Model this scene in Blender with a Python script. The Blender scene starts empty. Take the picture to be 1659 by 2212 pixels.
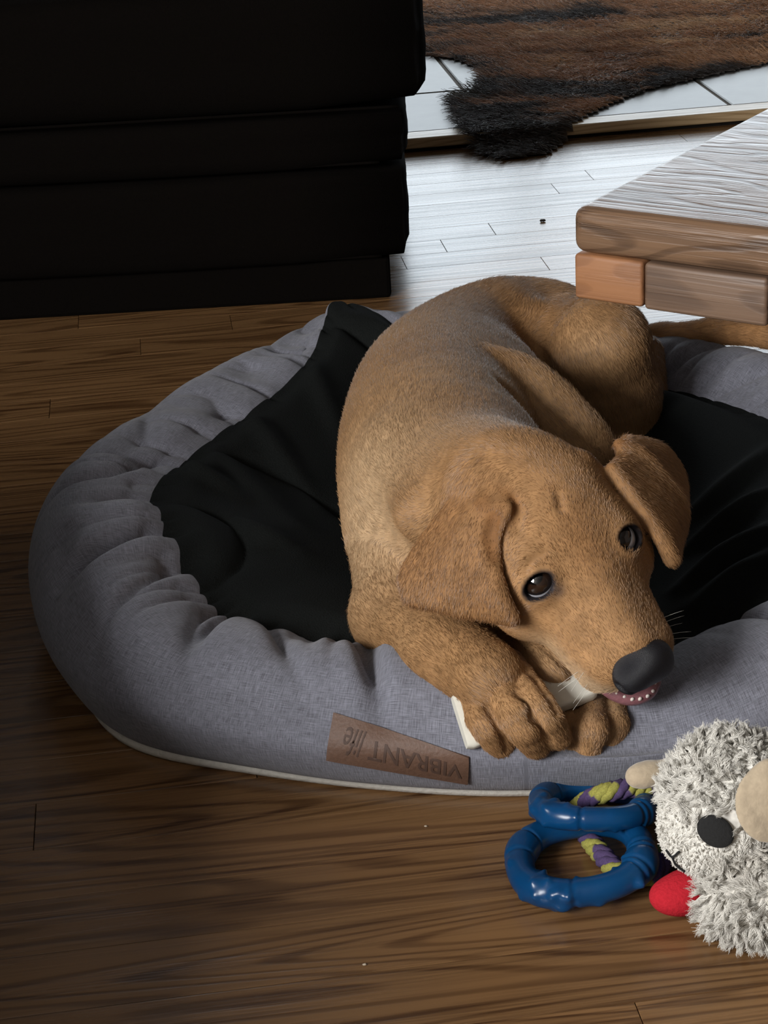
import bpy, bmesh, math, random
import numpy as np
from mathutils import Vector, Matrix
from mathutils.bvhtree import BVHTree

random.seed(4)
RNG = np.random.default_rng(7)
SC = bpy.context.scene
COL = SC.collection

# ------------------------------------------------------------------ camera
FPX, CX, CY = 4150.0, 829.5, 1106.0
PITCH, ROLL, CAMH = math.radians(24.3), math.radians(-3.38), 0.85
YAW = math.radians(6.18)                       # direction of the floor boards
FWD = np.array([0, math.cos(PITCH), -math.sin(PITCH)])
_up = np.array([0, math.sin(PITCH), math.cos(PITCH)])
_rt = np.array([1.0, 0, 0])
RT = math.cos(ROLL) * _rt + math.sin(ROLL) * _up
UP = -math.sin(ROLL) * _rt + math.cos(ROLL) * _up
CAM = np.array([0, 0, CAMH])
BT = np.array([math.cos(YAW), math.sin(YAW), 0])    # along the boards
BN = np.array([-math.sin(YAW), math.cos(YAW), 0])   # across the boards


def ray(x, y):
    return FWD + RT * ((x - CX) / FPX) - UP * ((y - CY) / FPX)


def W(x, y, z=0.0):
    """photo pixel -> world point at height z"""
    d = ray(x, y)
    return CAM + d * ((z - CAMH) / d[2])


def house(t, n, z=0.0):
    return BT * t + BN * n + np.array([0, 0, z])


cam = bpy.data.cameras.new('camera')
cam.sensor_fit = 'HORIZONTAL'
cam.sensor_width = 36.0
cam.lens = FPX * 36.0 / 1659.0
cam.clip_start = 0.02
camo = bpy.data.objects.new('camera', cam)
M = Matrix.Identity(4)
for i in range(3):
    M[i][0], M[i][1], M[i][2], M[i][3] = RT[i], UP[i], -FWD[i], CAM[i]
camo.matrix_world = M
COL.objects.link(camo)
SC.camera = camo

# ------------------------------------------------------------------ light
SC.view_settings.view_transform = 'Standard'
SC.view_settings.look = 'None'
SC.view_settings.gamma = 1.0
SC.view_settings.use_curve_mapping = False
SC.view_settings.exposure = 0.0

world = bpy.data.worlds.new('daylight')
SC.world = world
world.use_nodes = True
bg = world.node_tree.nodes['Background']
bg.inputs['Color'].default_value = (0.80, 0.90, 1.0, 1)
bg.inputs['Strength'].default_value = 1.2

ROOM_T0, ROOM_T1, ROOM_N0, ROOM_N1, ROOM_H = -2.2, 3.0, -1.7, 6.6, 2.5
BACKWIN = (-0.3, 2.9, 0.35, 2.40)        # t0, t1, z0, z1 on the back wall
SIDEWIN = (-1.60, 0.15, 0.95, 2.30)      # n0, n1, z0, z1 on the left wall


def area(name, loc, direction, sx, sy, power, color):
    l = bpy.data.lights.new(name, 'AREA')
    l.shape = 'RECTANGLE'
    l.size, l.size_y = sx, sy
    l.energy = power
    l.color = color
    o = bpy.data.objects.new(name, l)
    o.location = loc
    o.rotation_euler = Vector(direction).to_track_quat('-Z', 'Y').to_euler()
    COL.objects.link(o)
    return o


area('daylight_back_window', house((BACKWIN[0] + BACKWIN[1]) / 2, ROOM_N1 + 0.10, (BACKWIN[2] + BACKWIN[3]) / 2),
     -BN, BACKWIN[1] - BACKWIN[0], BACKWIN[3] - BACKWIN[2], 70, (0.84, 0.93, 1.0))
area('daylight_side_window', house(ROOM_T0 - 0.10, (SIDEWIN[0] + SIDEWIN[1]) / 2, (SIDEWIN[2] + SIDEWIN[3]) / 2),
     BT, SIDEWIN[1] - SIDEWIN[0], SIDEWIN[3] - SIDEWIN[2], 295, (1.0, 0.985, 0.97))

# ------------------------------------------------------------------ helpers
ORIGIN = {}


def put(o, parent=None, label=None, cat=None, group=None, kind=None):
    COL.objects.link(o)
    if parent is not None:
        o.parent = parent
    for k, v in (('label', label), ('category', cat), ('group', group), ('kind', kind)):
        if v:
            o[k] = v
    return o


def thing(name, loc, label, cat, group=None, kind=None):
    o = bpy.data.objects.new(name, None)
    o.empty_display_size = 0.05
    o.location = loc
    put(o, None, label, cat, group, kind)
    ORIGIN[o.name] = np.array(loc, float)
    return o


def mk(name, verts, faces, mat, parent=None, smooth=True, origin=None, **kw):
    """one mesh object from world-space vertices"""
    verts = np.asarray(verts, float)
    if parent is not None:
        org = ORIGIN[parent.name]
    elif origin is not None:
        org = np.asarray(origin, float)
    else:
        org = np.array([verts[:, 0].mean(), verts[:, 1].mean(), verts[:, 2].min()])
    me = bpy.data.meshes.new(name)
    me.from_pydata((verts - org).tolist(), [], [list(map(int, f)) for f in faces])
    me.validate()
    if smooth:
        me.polygons.foreach_set('use_smooth', [True] * len(me.polygons))
    me.materials.append(mat)
    o = bpy.data.objects.new(name, me)
    if parent is None:
        o.location = org
    put(o, parent, **kw)
    ORIGIN[o.name] = org
    return o


def from_bm(name, bm, mat, parent=None, smooth=True, **kw):
    bm.verts.ensure_lookup_table()
    v = np.array([x.co[:] for x in bm.verts])
    idx = {x: i for i, x in enumerate(bm.verts)}
    f = [[idx[x] for x in fc.verts] for fc in bm.faces]
    bm.free()
    return mk(name, v, f, mat, parent, smooth, **kw)


def bevel_box(lo, hi, bev, seg=2, axes=None, org=None):
    """bmesh box from lo..hi (local), optional frame"""
    bm = bmesh.new()
    bmesh.ops.create_cube(bm, size=1.0)
    lo, hi = np.array(lo, float), np.array(hi, float)
    for v in bm.verts:
        v.co = Vector(lo + (np.array(v.co) + 0.5) * (hi - lo))
    if bev > 0:
        bmesh.ops.bevel(bm, geom=bm.edges[:], offset=bev, segments=seg, profile=0.5, affect='EDGES')
    if axes is not None:
        A = np.array(axes)
        for v in bm.verts:
            v.co = Vector(np.array(org) + np.array(v.co) @ A)
    return bm


def shade_auto(o, ang=40):
    o.data.set_sharp_from_angle(angle=math.radians(ang))


def vnoise(x, y, seed=0):
    x = np.asarray(x, float)
    y = np.asarray(y, float)
    xi, yi = np.floor(x).astype(np.int64), np.floor(y).astype(np.int64)
    fx, fy = x - xi, y - yi
    fx, fy = fx * fx * (3 - 2 * fx), fy * fy * (3 - 2 * fy)

    def h(a, b):
        n = (a * 374761393 + b * 668265263 + seed * 974711) & 0xFFFFFFFF
        n = ((n ^ (n >> 13)) * 1274126177) & 0xFFFFFFFF
        return ((n ^ (n >> 16)) & 0xFFFF) / 32767.5 - 1
    a = h(xi, yi) * (1 - fx) + h(xi + 1, yi) * fx
    b = h(xi, yi + 1) * (1 - fx) + h(xi + 1, yi + 1) * fx
    return a * (1 - fy) + b * fy


def sstep(a, b, x):
    t = np.clip((np.asarray(x, float) - a) / (b - a), 0, 1)
    return t * t * (3 - 2 * t)


def catmull(pts, n, closed=False):
    P = np.asarray(pts, float)
    m = len(P)
    if closed:
        t = np.linspace(0, m, n, endpoint=False)
    else:
        t = np.linspace(0, m - 1 - 1e-9, n)
    i = np.floor(t).astype(int)
    f = (t - i)[:, None]

    def g(k):
        if closed:
            return P[k % m]
        lo = k < 0
        hi = k >= m
        Q = P[np.clip(k, 0, m - 1)].copy()
        Q[lo] = 2 * P[0] - P[1]
        Q[hi] = 2 * P[-1] - P[-2]
        return Q
    p0, p1, p2, p3 = g(i - 1), g(i), g(i + 1), g(i + 2)
    return 0.5 * ((2 * p1) + (-p0 + p2) * f + (2 * p0 - 5 * p1 + 4 * p2 - p3) * f ** 2 + (-p0 + 3 * p1 - 3 * p2 + p3) * f ** 3)


def norm(v):
    v = np.asarray(v, float)
    return v / np.maximum(np.linalg.norm(v, axis=-1, keepdims=True), 1e-9)


def tube(path, rad, seg=12, closed=False, rfun=None):
    """swept tube; rfun(u, ang) multiplies radius"""
    P = np.asarray(path, float)
    n = len(P)
    if closed:
        T = norm(np.roll(P, -1, 0) - np.roll(P, 1, 0))
    else:
        T = norm(np.gradient(P, axis=0))
    N = np.zeros_like(P)
    ref = np.array([0, 0, 1.0]) if abs(T[0][2]) < 0.9 else np.array([1.0, 0, 0])
    N[0] = norm(np.cross(T[0], ref))
    for i in range(1, n):
        v = N[i - 1] - T[i] * (N[i - 1] @ T[i])
        N[i] = norm(v)
    B = np.cross(T, N)
    a = np.linspace(0, 2 * np.pi, seg, endpoint=False)
    rad = np.broadcast_to(np.asarray(rad, float), (n,))
    R = rad[:, None] * np.ones((1, seg))
    if rfun is not None:
        R = R * rfun(np.arange(n)[:, None] / n, a[None, :])
    V = P[:, None] + R[..., None] * (np.cos(a)[None, :, None] * N[:, None] + np.sin(a)[None, :, None] * B[:, None])
    F = []
    for i in range(n if closed else n - 1):
        j = (i + 1) % n
        for k in range(seg):
            l = (k + 1) % seg
            F.append((i * seg + k, i * seg + l, j * seg + l, j * seg + k))
    V = V.reshape(-1, 3)
    if not closed:
        F.append(tuple(range(seg))[::-1])
        F.append(tuple((n - 1) * seg + k for k in range(seg)))
    return V, F


# ------------------------------------------------------------------ materials
def new_mat(name):
    m = bpy.data.materials.new(name)
    m.use_nodes = True
    nt = m.node_tree
    return m, nt, nt.nodes['Principled BSDF']


def nd(nt, typ, **kw):
    n = nt.nodes.new(typ)
    for k, v in kw.items():
        if k == 'op':
            n.operation = v
        else:
            setattr(n, k, v)
    return n


def lk(nt, a, b):
    nt.links.new(a, b)


def ramp(nt, src, stops):
    r = nd(nt, 'ShaderNodeValToRGB')
    el = r.color_ramp.elements
    while len(el) < len(stops):
        el.new(0.5)
    for e, (p, c) in zip(el, stops):
        e.position = p
        e.color = tuple(c) + (1,) if len(c) == 3 else c
    lk(nt, src, r.inputs[0])
    return r.outputs[0]


def math_n(nt, op, a, b=None):
    n = nd(nt, 'ShaderNodeMath', op=op)
    for i, x in enumerate((a, b)):
        if x is None:
            continue
        if isinstance(x, (int, float)):
            n.inputs[i].default_value = x
        else:
            lk(nt, x, n.inputs[i])
    return n.outputs[0]


def mixc(nt, fac, a, b, mode='MIX'):
    n = nd(nt, 'ShaderNodeMix', data_type='RGBA', blend_type=mode)
    for i, x in ((0, fac), (6, a), (7, b)):
        if isinstance(x, (int, float)):
            n.inputs[i].default_value = x
        elif isinstance(x, tuple):
            n.inputs[i].default_value = x + (1,) if len(x) == 3 else x
        else:
            lk(nt, x, n.inputs[i])
    return n.outputs[2]


def noise(nt, vec, scale, detail=2.0, rough=0.5, dim='3D'):
    n = nd(nt, 'ShaderNodeTexNoise', noise_dimensions=dim)
    n.inputs['Scale'].default_value = scale
    n.inputs['Detail'].default_value = detail
    n.inputs['Roughness'].default_value = rough
    if vec is not None:
        lk(nt, vec, n.inputs['Vector'])
    return n.outputs[0]


def mapping(nt, vec, scale=(1, 1, 1), loc=None):
    n = nd(nt, 'ShaderNodeMapping')
    n.inputs['Scale'].default_value = scale
    lk(nt, vec, n.inputs['Vector'])
    if loc is not None:
        lk(nt, loc, n.inputs['Location'])
    return n.outputs[0]


def bump(nt, bsdf, h, strength, dist=0.001):
    b = nd(nt, 'ShaderNodeBump')
    b.inputs['Strength'].default_value = strength
    b.inputs['Distance'].default_value = dist
    lk(nt, h, b.inputs['Height'])
    lk(nt, b.outputs[0], bsdf.inputs['Normal'])


def wood_mat(name, light, dark, rough=0.3, sx=1.3, sy=11.0, lines=26.0, contrast=1.0, bumpy=0.15, tint=0.25):
    """long grain along local x, contour lines of a stretched noise give the cathedral figure"""
    m, nt, b = new_mat(name)
    tc = nd(nt, 'ShaderNodeTexCoord').outputs['Object']
    inf = nd(nt, 'ShaderNodeObjectInfo')
    off = nd(nt, 'ShaderNodeCombineXYZ')
    lk(nt, math_n(nt, 'MULTIPLY', inf.outputs['Random'], 37.0), off.inputs[0])
    lk(nt, math_n(nt, 'MULTIPLY', inf.outputs['Random'], 91.0), off.inputs[1])
    v = mapping(nt, tc, (sx, sy, sy), off.outputs[0])
    n1 = noise(nt, v, 1.0, 1.0)
    wv = math_n(nt, 'SINE', math_n(nt, 'MULTIPLY', n1, lines * 6.28))
    v2 = mapping(nt, tc, (9, 420, 420), off.outputs[0])
    pores = noise(nt, v2, 1.0, 2.0)
    v3 = mapping(nt, tc, (3, 90, 90), off.outputs[0])
    fine = noise(nt, v3, 1.0, 2.0)
    wv = math_n(nt, 'ADD', math_n(nt, 'MULTIPLY', wv, 0.5), 0.5)
    g = ramp(nt, wv, [(0.0, (1, 1, 1)), (0.12, (0.85, 0.85, 0.85)), (0.40, (0.10, 0.10, 0.10)), (1.0, (0, 0, 0))])
    p = ramp(nt, pores, [(0.40, (0, 0, 0)), (0.60, (1, 1, 1))])
    q = ramp(nt, fine, [(0.35, (0, 0, 0)), (0.65, (1, 1, 1))])
    k = math_n(nt, 'ADD', math_n(nt, 'MULTIPLY', g, 0.55 * contrast), math_n(nt, 'MULTIPLY', math_n(nt, 'MULTIPLY', p, q), 0.5 * contrast))
    c = mixc(nt, math_n(nt, 'MINIMUM', k, 1.0), light, dark)
    hs = nd(nt, 'ShaderNodeHueSaturation')
    lk(nt, c, hs.inputs['Color'])
    lk(nt, math_n(nt, 'ADD', math_n(nt, 'MULTIPLY', inf.outputs['Random'], tint), 1.0 - tint / 2), hs.inputs['Value'])
    lk(nt, hs.outputs[0], b.inputs['Base Color'])
    rr = math_n(nt, 'ADD', math_n(nt, 'MULTIPLY', fine, 0.16), rough - 0.08)
    lk(nt, rr, b.inputs['Roughness'])
    bump(nt, b, math_n(nt, 'SUBTRACT', fine, k), bumpy, 0.001)
    return m


def plain_mat(name, col, rough=0.6, scale=60.0, var=0.2, bumpy=0.0, **kw):
    m, nt, b = new_mat(name)
    tc = nd(nt, 'ShaderNodeTexCoord').outputs['Object']
    n = noise(nt, tc, scale, 3.0)
    c = mixc(nt, n, tuple(x * (1 - var) for x in col), tuple(min(1, x * (1 + var)) for x in col))
    lk(nt, c, b.inputs['Base Color'])
    b.inputs['Roughness'].default_value = rough
    for k, v in kw.items():
        b.inputs[k].default_value = v
    if bumpy:
        bump(nt, b, n, bumpy, 0.002)
    return m


def weave_mat(name, c0, c1, freq=900.0, bumpy=0.5):
    """heathered linen: crossed threads in metre UVs"""
    m, nt, b = new_mat(name)
    uv = nd(nt, 'ShaderNodeTexCoord').outputs['UV']
    a = noise(nt, mapping(nt, uv, (freq, freq * 0.06, 1)), 1.0, 2.0)
    c = noise(nt, mapping(nt, uv, (freq * 0.06, freq, 1)), 1.0, 2.0)
    s = math_n(nt, 'ADD', a, c)
    big = noise(nt, mapping(nt, uv, (18, 18, 1)), 1.0, 3.0)
    k = ramp(nt, math_n(nt, 'MULTIPLY', s, 0.5), [(0.36, (0, 0, 0)), (0.64, (1, 1, 1))])
    col = mixc(nt, k, c0, c1)
    col = mixc(nt, math_n(nt, 'MULTIPLY', big, 0.35), col, c0)
    lk(nt, col, b.inputs['Base Color'])
    b.inputs['Roughness'].default_value = 0.9
    b.inputs['Sheen Weight'].default_value = 0.15
    bump(nt, b, s, bumpy, 0.0008)
    return m


def attr_mat(name, attr='Col', rough=0.6, sheen=0.0, noise_scale=0, spec=0.3):
    m, nt, b = new_mat(name)
    a = nd(nt, 'ShaderNodeAttribute', attribute_name=attr)
    c = a.outputs['Color']
    if noise_scale:
        tc = nd(nt, 'ShaderNodeTexCoord').outputs['Object']
        n = noise(nt, tc, noise_scale, 3.0)
        c = mixc(nt, 1.0, c, ramp(nt, n, [(0.3, (0.75, 0.75, 0.75)), (0.7, (1.15, 1.15, 1.15))]), 'MULTIPLY')
    lk(nt, c, b.inputs['Base Color'])
    b.inputs['Roughness'].default_value = rough
    b.inputs['Specular IOR Level'].default_value = spec
    b.inputs['Sheen Weight'].default_value = sheen
    return m


M_OAK = wood_mat('oak_floor', (0.225, 0.120, 0.050), (0.060, 0.025, 0.009), rough=0.27, sx=1.0, sy=13.0, lines=17.0, tint=0.15)
M_NOSE = wood_mat('nosing_wood', (0.62, 0.45, 0.26), (0.36, 0.23, 0.11), rough=0.4)
M_SUB = plain_mat('dark_subfloor', (0.012, 0.007, 0.004), 0.9)
M_TILE = plain_mat('glazed_tile', (0.20, 0.195, 0.18), 0.42, 14.0, 0.22, 0.35)
M_GROUT = plain_mat('grout', (0.16, 0.13, 0.10), 0.9, 200.0)
M_WALL = plain_mat('wall_paint', (0.11, 0.10, 0.09), 0.85, 30.0, 0.05)
M_CEIL = plain_mat('ceiling_paint', (0.17, 0.16, 0.15), 0.9, 30.0, 0.05)
M_FRAME = plain_mat('window_paint', (0.65, 0.64, 0.62), 0.5, 30.0, 0.05)
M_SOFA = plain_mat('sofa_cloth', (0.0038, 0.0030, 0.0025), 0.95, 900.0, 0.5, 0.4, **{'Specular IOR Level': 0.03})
M_TOPW = wood_mat('table_top_wood', (0.17, 0.10, 0.058), (0.055, 0.033, 0.022), rough=0.33, sx=5.0, sy=22.0, lines=7.0, contrast=0.9, bumpy=1.0, tint=0.0)
M_BLKW = wood_mat('table_block_wood', (0.28, 0.125, 0.052), (0.15, 0.062, 0.026), rough=0.6, sx=16.0, sy=40.0, lines=3.0, contrast=0.8, bumpy=0.5, tint=0.0)
M_GREW = wood_mat('table_rail_wood', (0.155, 0.095, 0.060), (0.07, 0.042, 0.028), rough=0.55, sx=5.0, sy=24.0, lines=5.0, contrast=0.9, bumpy=0.5, tint=0.0)
M_LINEN = weave_mat('grey_linen', (0.092, 0.092, 0.112), (0.265, 0.272, 0.325), 1300.0)
M_BLACK = plain_mat('black_fleece', (0.0085, 0.0096, 0.0092), 0.95, 700.0, 0.6, 0.5, **{'Specular IOR Level': 0.08})
M_PIPE = plain_mat('white_edge_cloth', (0.55, 0.53, 0.48), 0.9, 250.0, 0.2, 0.4)
M_LEATH = plain_mat('brown_leather', (0.115, 0.062, 0.040), 0.6, 350.0, 0.22, 0.25)
M_LETTER = plain_mat('pressed_letters', (0.066, 0.036, 0.025), 0.7, 300.0, 0.2)

# ------------------------------------------------------------------ floor, step, tiles
def boxed(name, lo, hi, bev, mat, parent, rotz=YAW, seg=1, smooth=False, **kw):
    """bevelled box with its own local frame (x along the boards)"""
    c = (np.array(lo) + np.array(hi)) / 2
    bm = bevel_box(np.array(lo) - c, np.array(hi) - c, bev, seg)
    me = bpy.data.meshes.new(name)
    bm.to_mesh(me)
    bm.free()
    if smooth:
        me.polygons.foreach_set('use_smooth', [True] * len(me.polygons))
    me.materials.append(mat)
    o = bpy.data.objects.new(name, me)
    o.location = house(c[0], c[1], c[2]) - (ORIGIN[parent.name] if parent else 0)
    o.rotation_euler = (0, 0, rotz)
    put(o, parent, **kw)
    return o


floor = thing('floor', (0, 0, 0), None, None, kind='structure')
floor['label'] = 'glossy brown oak strip floor under the dog bed'
PW, N0, NSTEP = 0.0682, 1.0274, 3.443
boxed('subfloor', (ROOM_T0, ROOM_N0, -0.06), (ROOM_T1, NSTEP + 0.02, -0.017), 0, M_SUB, floor)
T_LO, T_HI = -1.15, 1.75
row_lo, row_hi = -6, 35
boxed('floor_field', (ROOM_T0, ROOM_N0, -0.017), (ROOM_T1, N0 + row_lo * PW, 0), 0, M_OAK, floor)
boxed('floor_field', (ROOM_T0, N0 + row_lo * PW, -0.017), (T_LO, NSTEP, 0), 0, M_OAK, floor)
boxed('floor_field', (T_HI, N0 + row_lo * PW, -0.017), (ROOM_T1, NSTEP, 0), 0, M_OAK, floor)
JOINT = {4: [float(W(75, 1786) @ BT)], 30: [float(W(1199, 407) @ BT)], 26: [float(W(941, 501) @ BT)], 24: [float(W(1160, 545) @ BT)]}
rj = random.Random(11)
for r in range(row_lo, row_hi + 1):
    n0 = N0 + r * PW
    n1 = min(n0 + PW, NSTEP)
    if r in JOINT:
        cuts = [JOINT[r][0]]
        cuts += [cuts[0] + rj.uniform(0.8, 1.2)]
    elif r in (0, 1, 2, 3):
        cuts = [T_LO + 0.12 + 0.2 * r, 0.65 + 0.17 * r]
    else:
        cuts = [T_LO + rj.uniform(0.15, 0.75)]
        while cuts[-1] < T_HI - 0.9:
            cuts.append(cuts[-1] + rj.uniform(0.55, 1.25))
    ts = [T_LO] + [c for c in cuts if T_LO + 0.05 < c < T_HI - 0.05] + [T_HI]
    for a, b in zip(ts[:-1], ts[1:]):
        boxed('plank', (a + 0.0003, n0 + 0.0003, -0.0165), (b - 0.0003, n1 - 0.0003, 0.0), 0.0003, M_OAK, floor)

# raised tiled floor with a wooden nosing
hearth = thing('floor_tiled', (0, 0, 0), None, None, kind='structure')
hearth['label'] = 'pale raised tile floor behind a wooden edge strip'
ZT = 0.024
TL, TH = -1.4, 2.9
boxed('grout_bed', (ROOM_T0, NSTEP + 0.055, -0.06), (ROOM_T1, ROOM_N1, ZT - 0.004), 0, M_GROUT, hearth)
nz = boxed('nosing', (ROOM_T0, NSTEP - 0.002, 0.0055), (ROOM_T1, NSTEP + 0.052, ZT + 0.001), 0.003, M_NOSE, hearth, seg=2)
boxed('riser', (ROOM_T0, NSTEP + 0.012, -0.017), (ROOM_T1, NSTEP + 0.05, 0.006), 0, M_SUB, hearth)
tv = [1.08 - 0.455 * 4 + 0.455 * k for k in range(0, 9)]
nv_ = [NSTEP + 0.056, 3.82] + [3.82 + 0.455 * k for k in range(1, 7)]
for i in range(len(tv) - 1):
    for j in range(len(nv_) - 1):
        boxed('tile', (tv[i] + 0.004, nv_[j] + (0.0 if j == 0 else 0.004), ZT - 0.014), (tv[i + 1] - 0.004, min(nv_[j + 1], ROOM_N1 - 0.02) - 0.004, ZT), 0.002, M_TILE, hearth)

# ------------------------------------------------------------------ room shell
def wall_boxes(name, boxes, mat, label):
    t = thing(name, (0, 0, 0), label, None, kind='structure')
    for nm, lo, hi in boxes:
        boxed(nm, lo, hi, 0, mat, t)
    return t


bw = BACKWIN
n0, n1 = ROOM_N1, ROOM_N1 + 0.15
wall_boxes('wall_back', [('panel', (ROOM_T0, n0, -0.06), (bw[0], n1, ROOM_H)), ('panel', (bw[1], n0, -0.06), (ROOM_T1, n1, ROOM_H)),
                         ('panel', (bw[0], n0, -0.06), (bw[1], n1, bw[2])), ('panel', (bw[0], n0, bw[3]), (bw[1], n1, ROOM_H))], M_WALL, 'painted wall with a wide window')
sw = SIDEWIN
t0, t1 = ROOM_T0 - 0.15, ROOM_T0
wall_boxes('wall_left', [('panel', (t0, ROOM_N0, -0.06), (t1, sw[0], ROOM_H)), ('panel', (t0, sw[1], -0.06), (t1, ROOM_N1, ROOM_H)),
                         ('panel', (t0, sw[0], -0.06), (t1, sw[1], sw[2])), ('panel', (t0, sw[0], sw[3]), (t1, sw[1], ROOM_H))], M_WALL, 'painted side wall with a window by the sofa')
wall_boxes('wall_right', [('panel', (ROOM_T1, ROOM_N0, -0.06), (ROOM_T1 + 0.15, ROOM_N1, ROOM_H))], M_WALL, 'painted wall on the table side')
wall_boxes('wall_front', [('panel', (ROOM_T0, ROOM_N0 - 0.15, -0.06), (ROOM_T1, ROOM_N0, ROOM_H))], M_WALL, 'painted wall behind the viewer')
wall_boxes('ceiling', [('panel', (ROOM_T0, ROOM_N0, ROOM_H), (ROOM_T1, ROOM_N1, ROOM_H + 0.1))], M_CEIL, 'flat painted ceiling')
wf = thing('window_1', (0, 0, 0), 'wide white framed window in the far wall', None, kind='structure')
for lo, hi in [((bw[0], n0, bw[2]), (bw[0] + 0.05, n0 + 0.06, bw[3])), ((bw[1] - 0.05, n0, bw[2]), (bw[1], n0 + 0.06, bw[3])),
               ((bw[0], n0, bw[2]), (bw[1], n0 + 0.06, bw[2] + 0.05)), ((bw[0], n0, bw[3] - 0.05), (bw[1], n0 + 0.06, bw[3])),
               (((bw[0] + bw[1]) / 2 - 0.02, n0, bw[2]), ((bw[0] + bw[1]) / 2 + 0.02, n0 + 0.06, bw[3]))]:
    boxed('window_frame', lo, hi, 0.004, M_FRAME, wf)
wf = thing('window_2', (0, 0, 0), 'white framed window in the side wall', None, kind='structure')
for lo, hi in [((t1 - 0.06, sw[0], sw[2]), (t1, sw[0] + 0.05, sw[3])), ((t1 - 0.06, sw[1] - 0.05, sw[2]), (t1, sw[1], sw[3])),
               ((t1 - 0.06, sw[0], sw[2]), (t1, sw[1], sw[2] + 0.05)), ((t1 - 0.06, sw[0], sw[3] - 0.05), (t1, sw[1], sw[3]))]:
    boxed('window_frame', lo, hi, 0.004, M_FRAME, wf)

# ------------------------------------------------------------------ sofa
def cushion(name, lo, hi, rad, bulge, mat, parent, welt=True):
    """padded block: rounded, slightly swollen faces and a welt round the front edge"""
    lo, hi = np.array(lo, float), np.array(hi, float)
    c, s = (lo + hi) / 2, (hi - lo) / 2
    nx, ny, nzz = 24, 12, 8
    bm = bmesh.new()
    bmesh.ops.create_cube(bm, size=2.0)
    bmesh.ops.subdivide_edges(bm, edges=bm.edges[:], cuts=11, use_grid_fill=True)
    for v in bm.verts:
        q = np.array(v.co)
        p = q * s
        inner = np.clip(p, -(s - rad), s - rad)
        d = p - inner
        L = np.linalg.norm(d)
        if L > 1e-9:
            m = max(abs(d))
            p = inner + d / L * m
        w = (1 - q ** 2)
        e = np.array([q[0] * w[1] * w[2], q[1] * w[0] * w[2], q[2] * w[0] * w[1]])
        far = np.abs(q) > 0.999
        p = p + np.where(far, e, 0) * bulge
        p = p + 0.002 * np.array([vnoise(q[1] * 5, q[2] * 5, 3), vnoise(q[0] * 9, q[2] * 5, 4), vnoise(q[0] * 9, q[1] * 5, 5)])
        v.co = Vector(c + p)
    o = from_bm(name, bm, mat, parent)
    return o


sofa = thing('sofa', (-0.5, 3.0, 0), 'black cloth sofa block with stacked cushions on a recessed plinth', 'sofa')
YF = 2.62
PL = -1.9
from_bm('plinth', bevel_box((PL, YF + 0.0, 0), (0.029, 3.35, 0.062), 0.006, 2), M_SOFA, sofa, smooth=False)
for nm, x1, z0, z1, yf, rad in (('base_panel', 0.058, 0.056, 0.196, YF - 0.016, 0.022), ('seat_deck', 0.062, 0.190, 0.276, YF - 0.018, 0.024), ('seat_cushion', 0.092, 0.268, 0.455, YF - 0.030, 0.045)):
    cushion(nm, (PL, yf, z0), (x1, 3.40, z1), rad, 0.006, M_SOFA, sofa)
    xe = x1 - 0.010
    path = [(PL + 0.05 + (xe - 0.03 - PL - 0.05) * k / 20, yf + 0.007, z0 + 0.010) for k in range(21)]
    v, f = tube(catmull(path, 120), 0.0022, 8)
    mk('welt', v, f, M_SOFA, sofa)
# unseen chaise section, added to shade the left floor and bed
for nm, z0, z1, x1, rad in (('added_shade_base', 0.056, 0.145, -0.47, 0.022), ('added_shade_deck', 0.139, 0.205, -0.465, 0.024), ('added_shade_cushion', 0.198, 0.345, -0.45, 0.045)):
    cushion(nm, (PL, -0.75, z0), (x1, 1.55, z1), rad, 0.006, M_SOFA, sofa)
from_bm('added_shade_plinth', bevel_box((PL, -0.72, 0), (-0.50, 1.52, 0.062), 0.006, 2), M_SOFA, sofa, smooth=False)

# ------------------------------------------------------------------ coffee table
TC = W(1233, 452, 0.40)
a0 = math.radians(-35.2)
DX = np.array([math.cos(a0), math.sin(a0), 0])      # along the near edge
DY = np.array([-math.sin(a0), math.cos(a0), 0])     # along the left edge
table = thing('coffee_table', TC * [1, 1, 0], 'thick worn wooden coffee table with an orange corner block under its top', 'table')
AX = [DX, DY, [0, 0, 1]]


def tbox(name, lo, hi, bev, mat, seg=3):
    """box in table axes with its own local frame"""
    lo, hi = np.array(lo, float), np.array(hi, float)
    c = (lo + hi) / 2
    bm = bevel_box(lo - c, hi - c, bev, seg)
    me = bpy.data.meshes.new(name)
    bm.to_mesh(me)
    bm.free()
    me.polygons.foreach_set('use_smooth', [True] * len(me.polygons))
    me.materials.append(mat)
    o = bpy.data.objects.new(name, me)
    o.location = (TC * [1, 1, 0] + DX * c[0] + DY * c[1] + np.array([0, 0, c[2]])) - ORIGIN[table.name]
    o.rotation_euler = (0, 0, a0)
    put(o, table)
    shade_auto(o, 35)
    return o


TW, TLN = 0.72, 1.25
zt, zm, zb = 0.402, 0.3605, 0.320
tbox('top_slab', (0, 0, zm + 0.0006), (TW, TLN, zt), 0.011, M_TOPW, 5)
tbox('corner_block', (0.0015, 0.0015, zb), (0.0675, 0.075, zm), 0.0035, M_BLKW)
tbox('front_rail', (0.0688, 0.0015, zb - 0.001), (0.181, 0.075, zm), 0.0035, M_GREW)
tbox('front_rail', (0.1825, 0.0015, zb - 0.001), (TW - 0.0775, 0.075, zm), 0.0035, M_GREW)
tbox('side_rail', (0.0015, 0.0765, zb), (0.0775, TLN - 0.0775, zm), 0.0035, M_GREW)
tbox('side_rail', (TW - 0.0775, 0.0765, zb), (TW - 0.0015, TLN - 0.0775, zm), 0.0035, M_GREW)
tbox('corner_block', (TW - 0.076, 0.0015, zb), (TW - 0.0015, 0.075, zm), 0.0035, M_BLKW)
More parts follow.
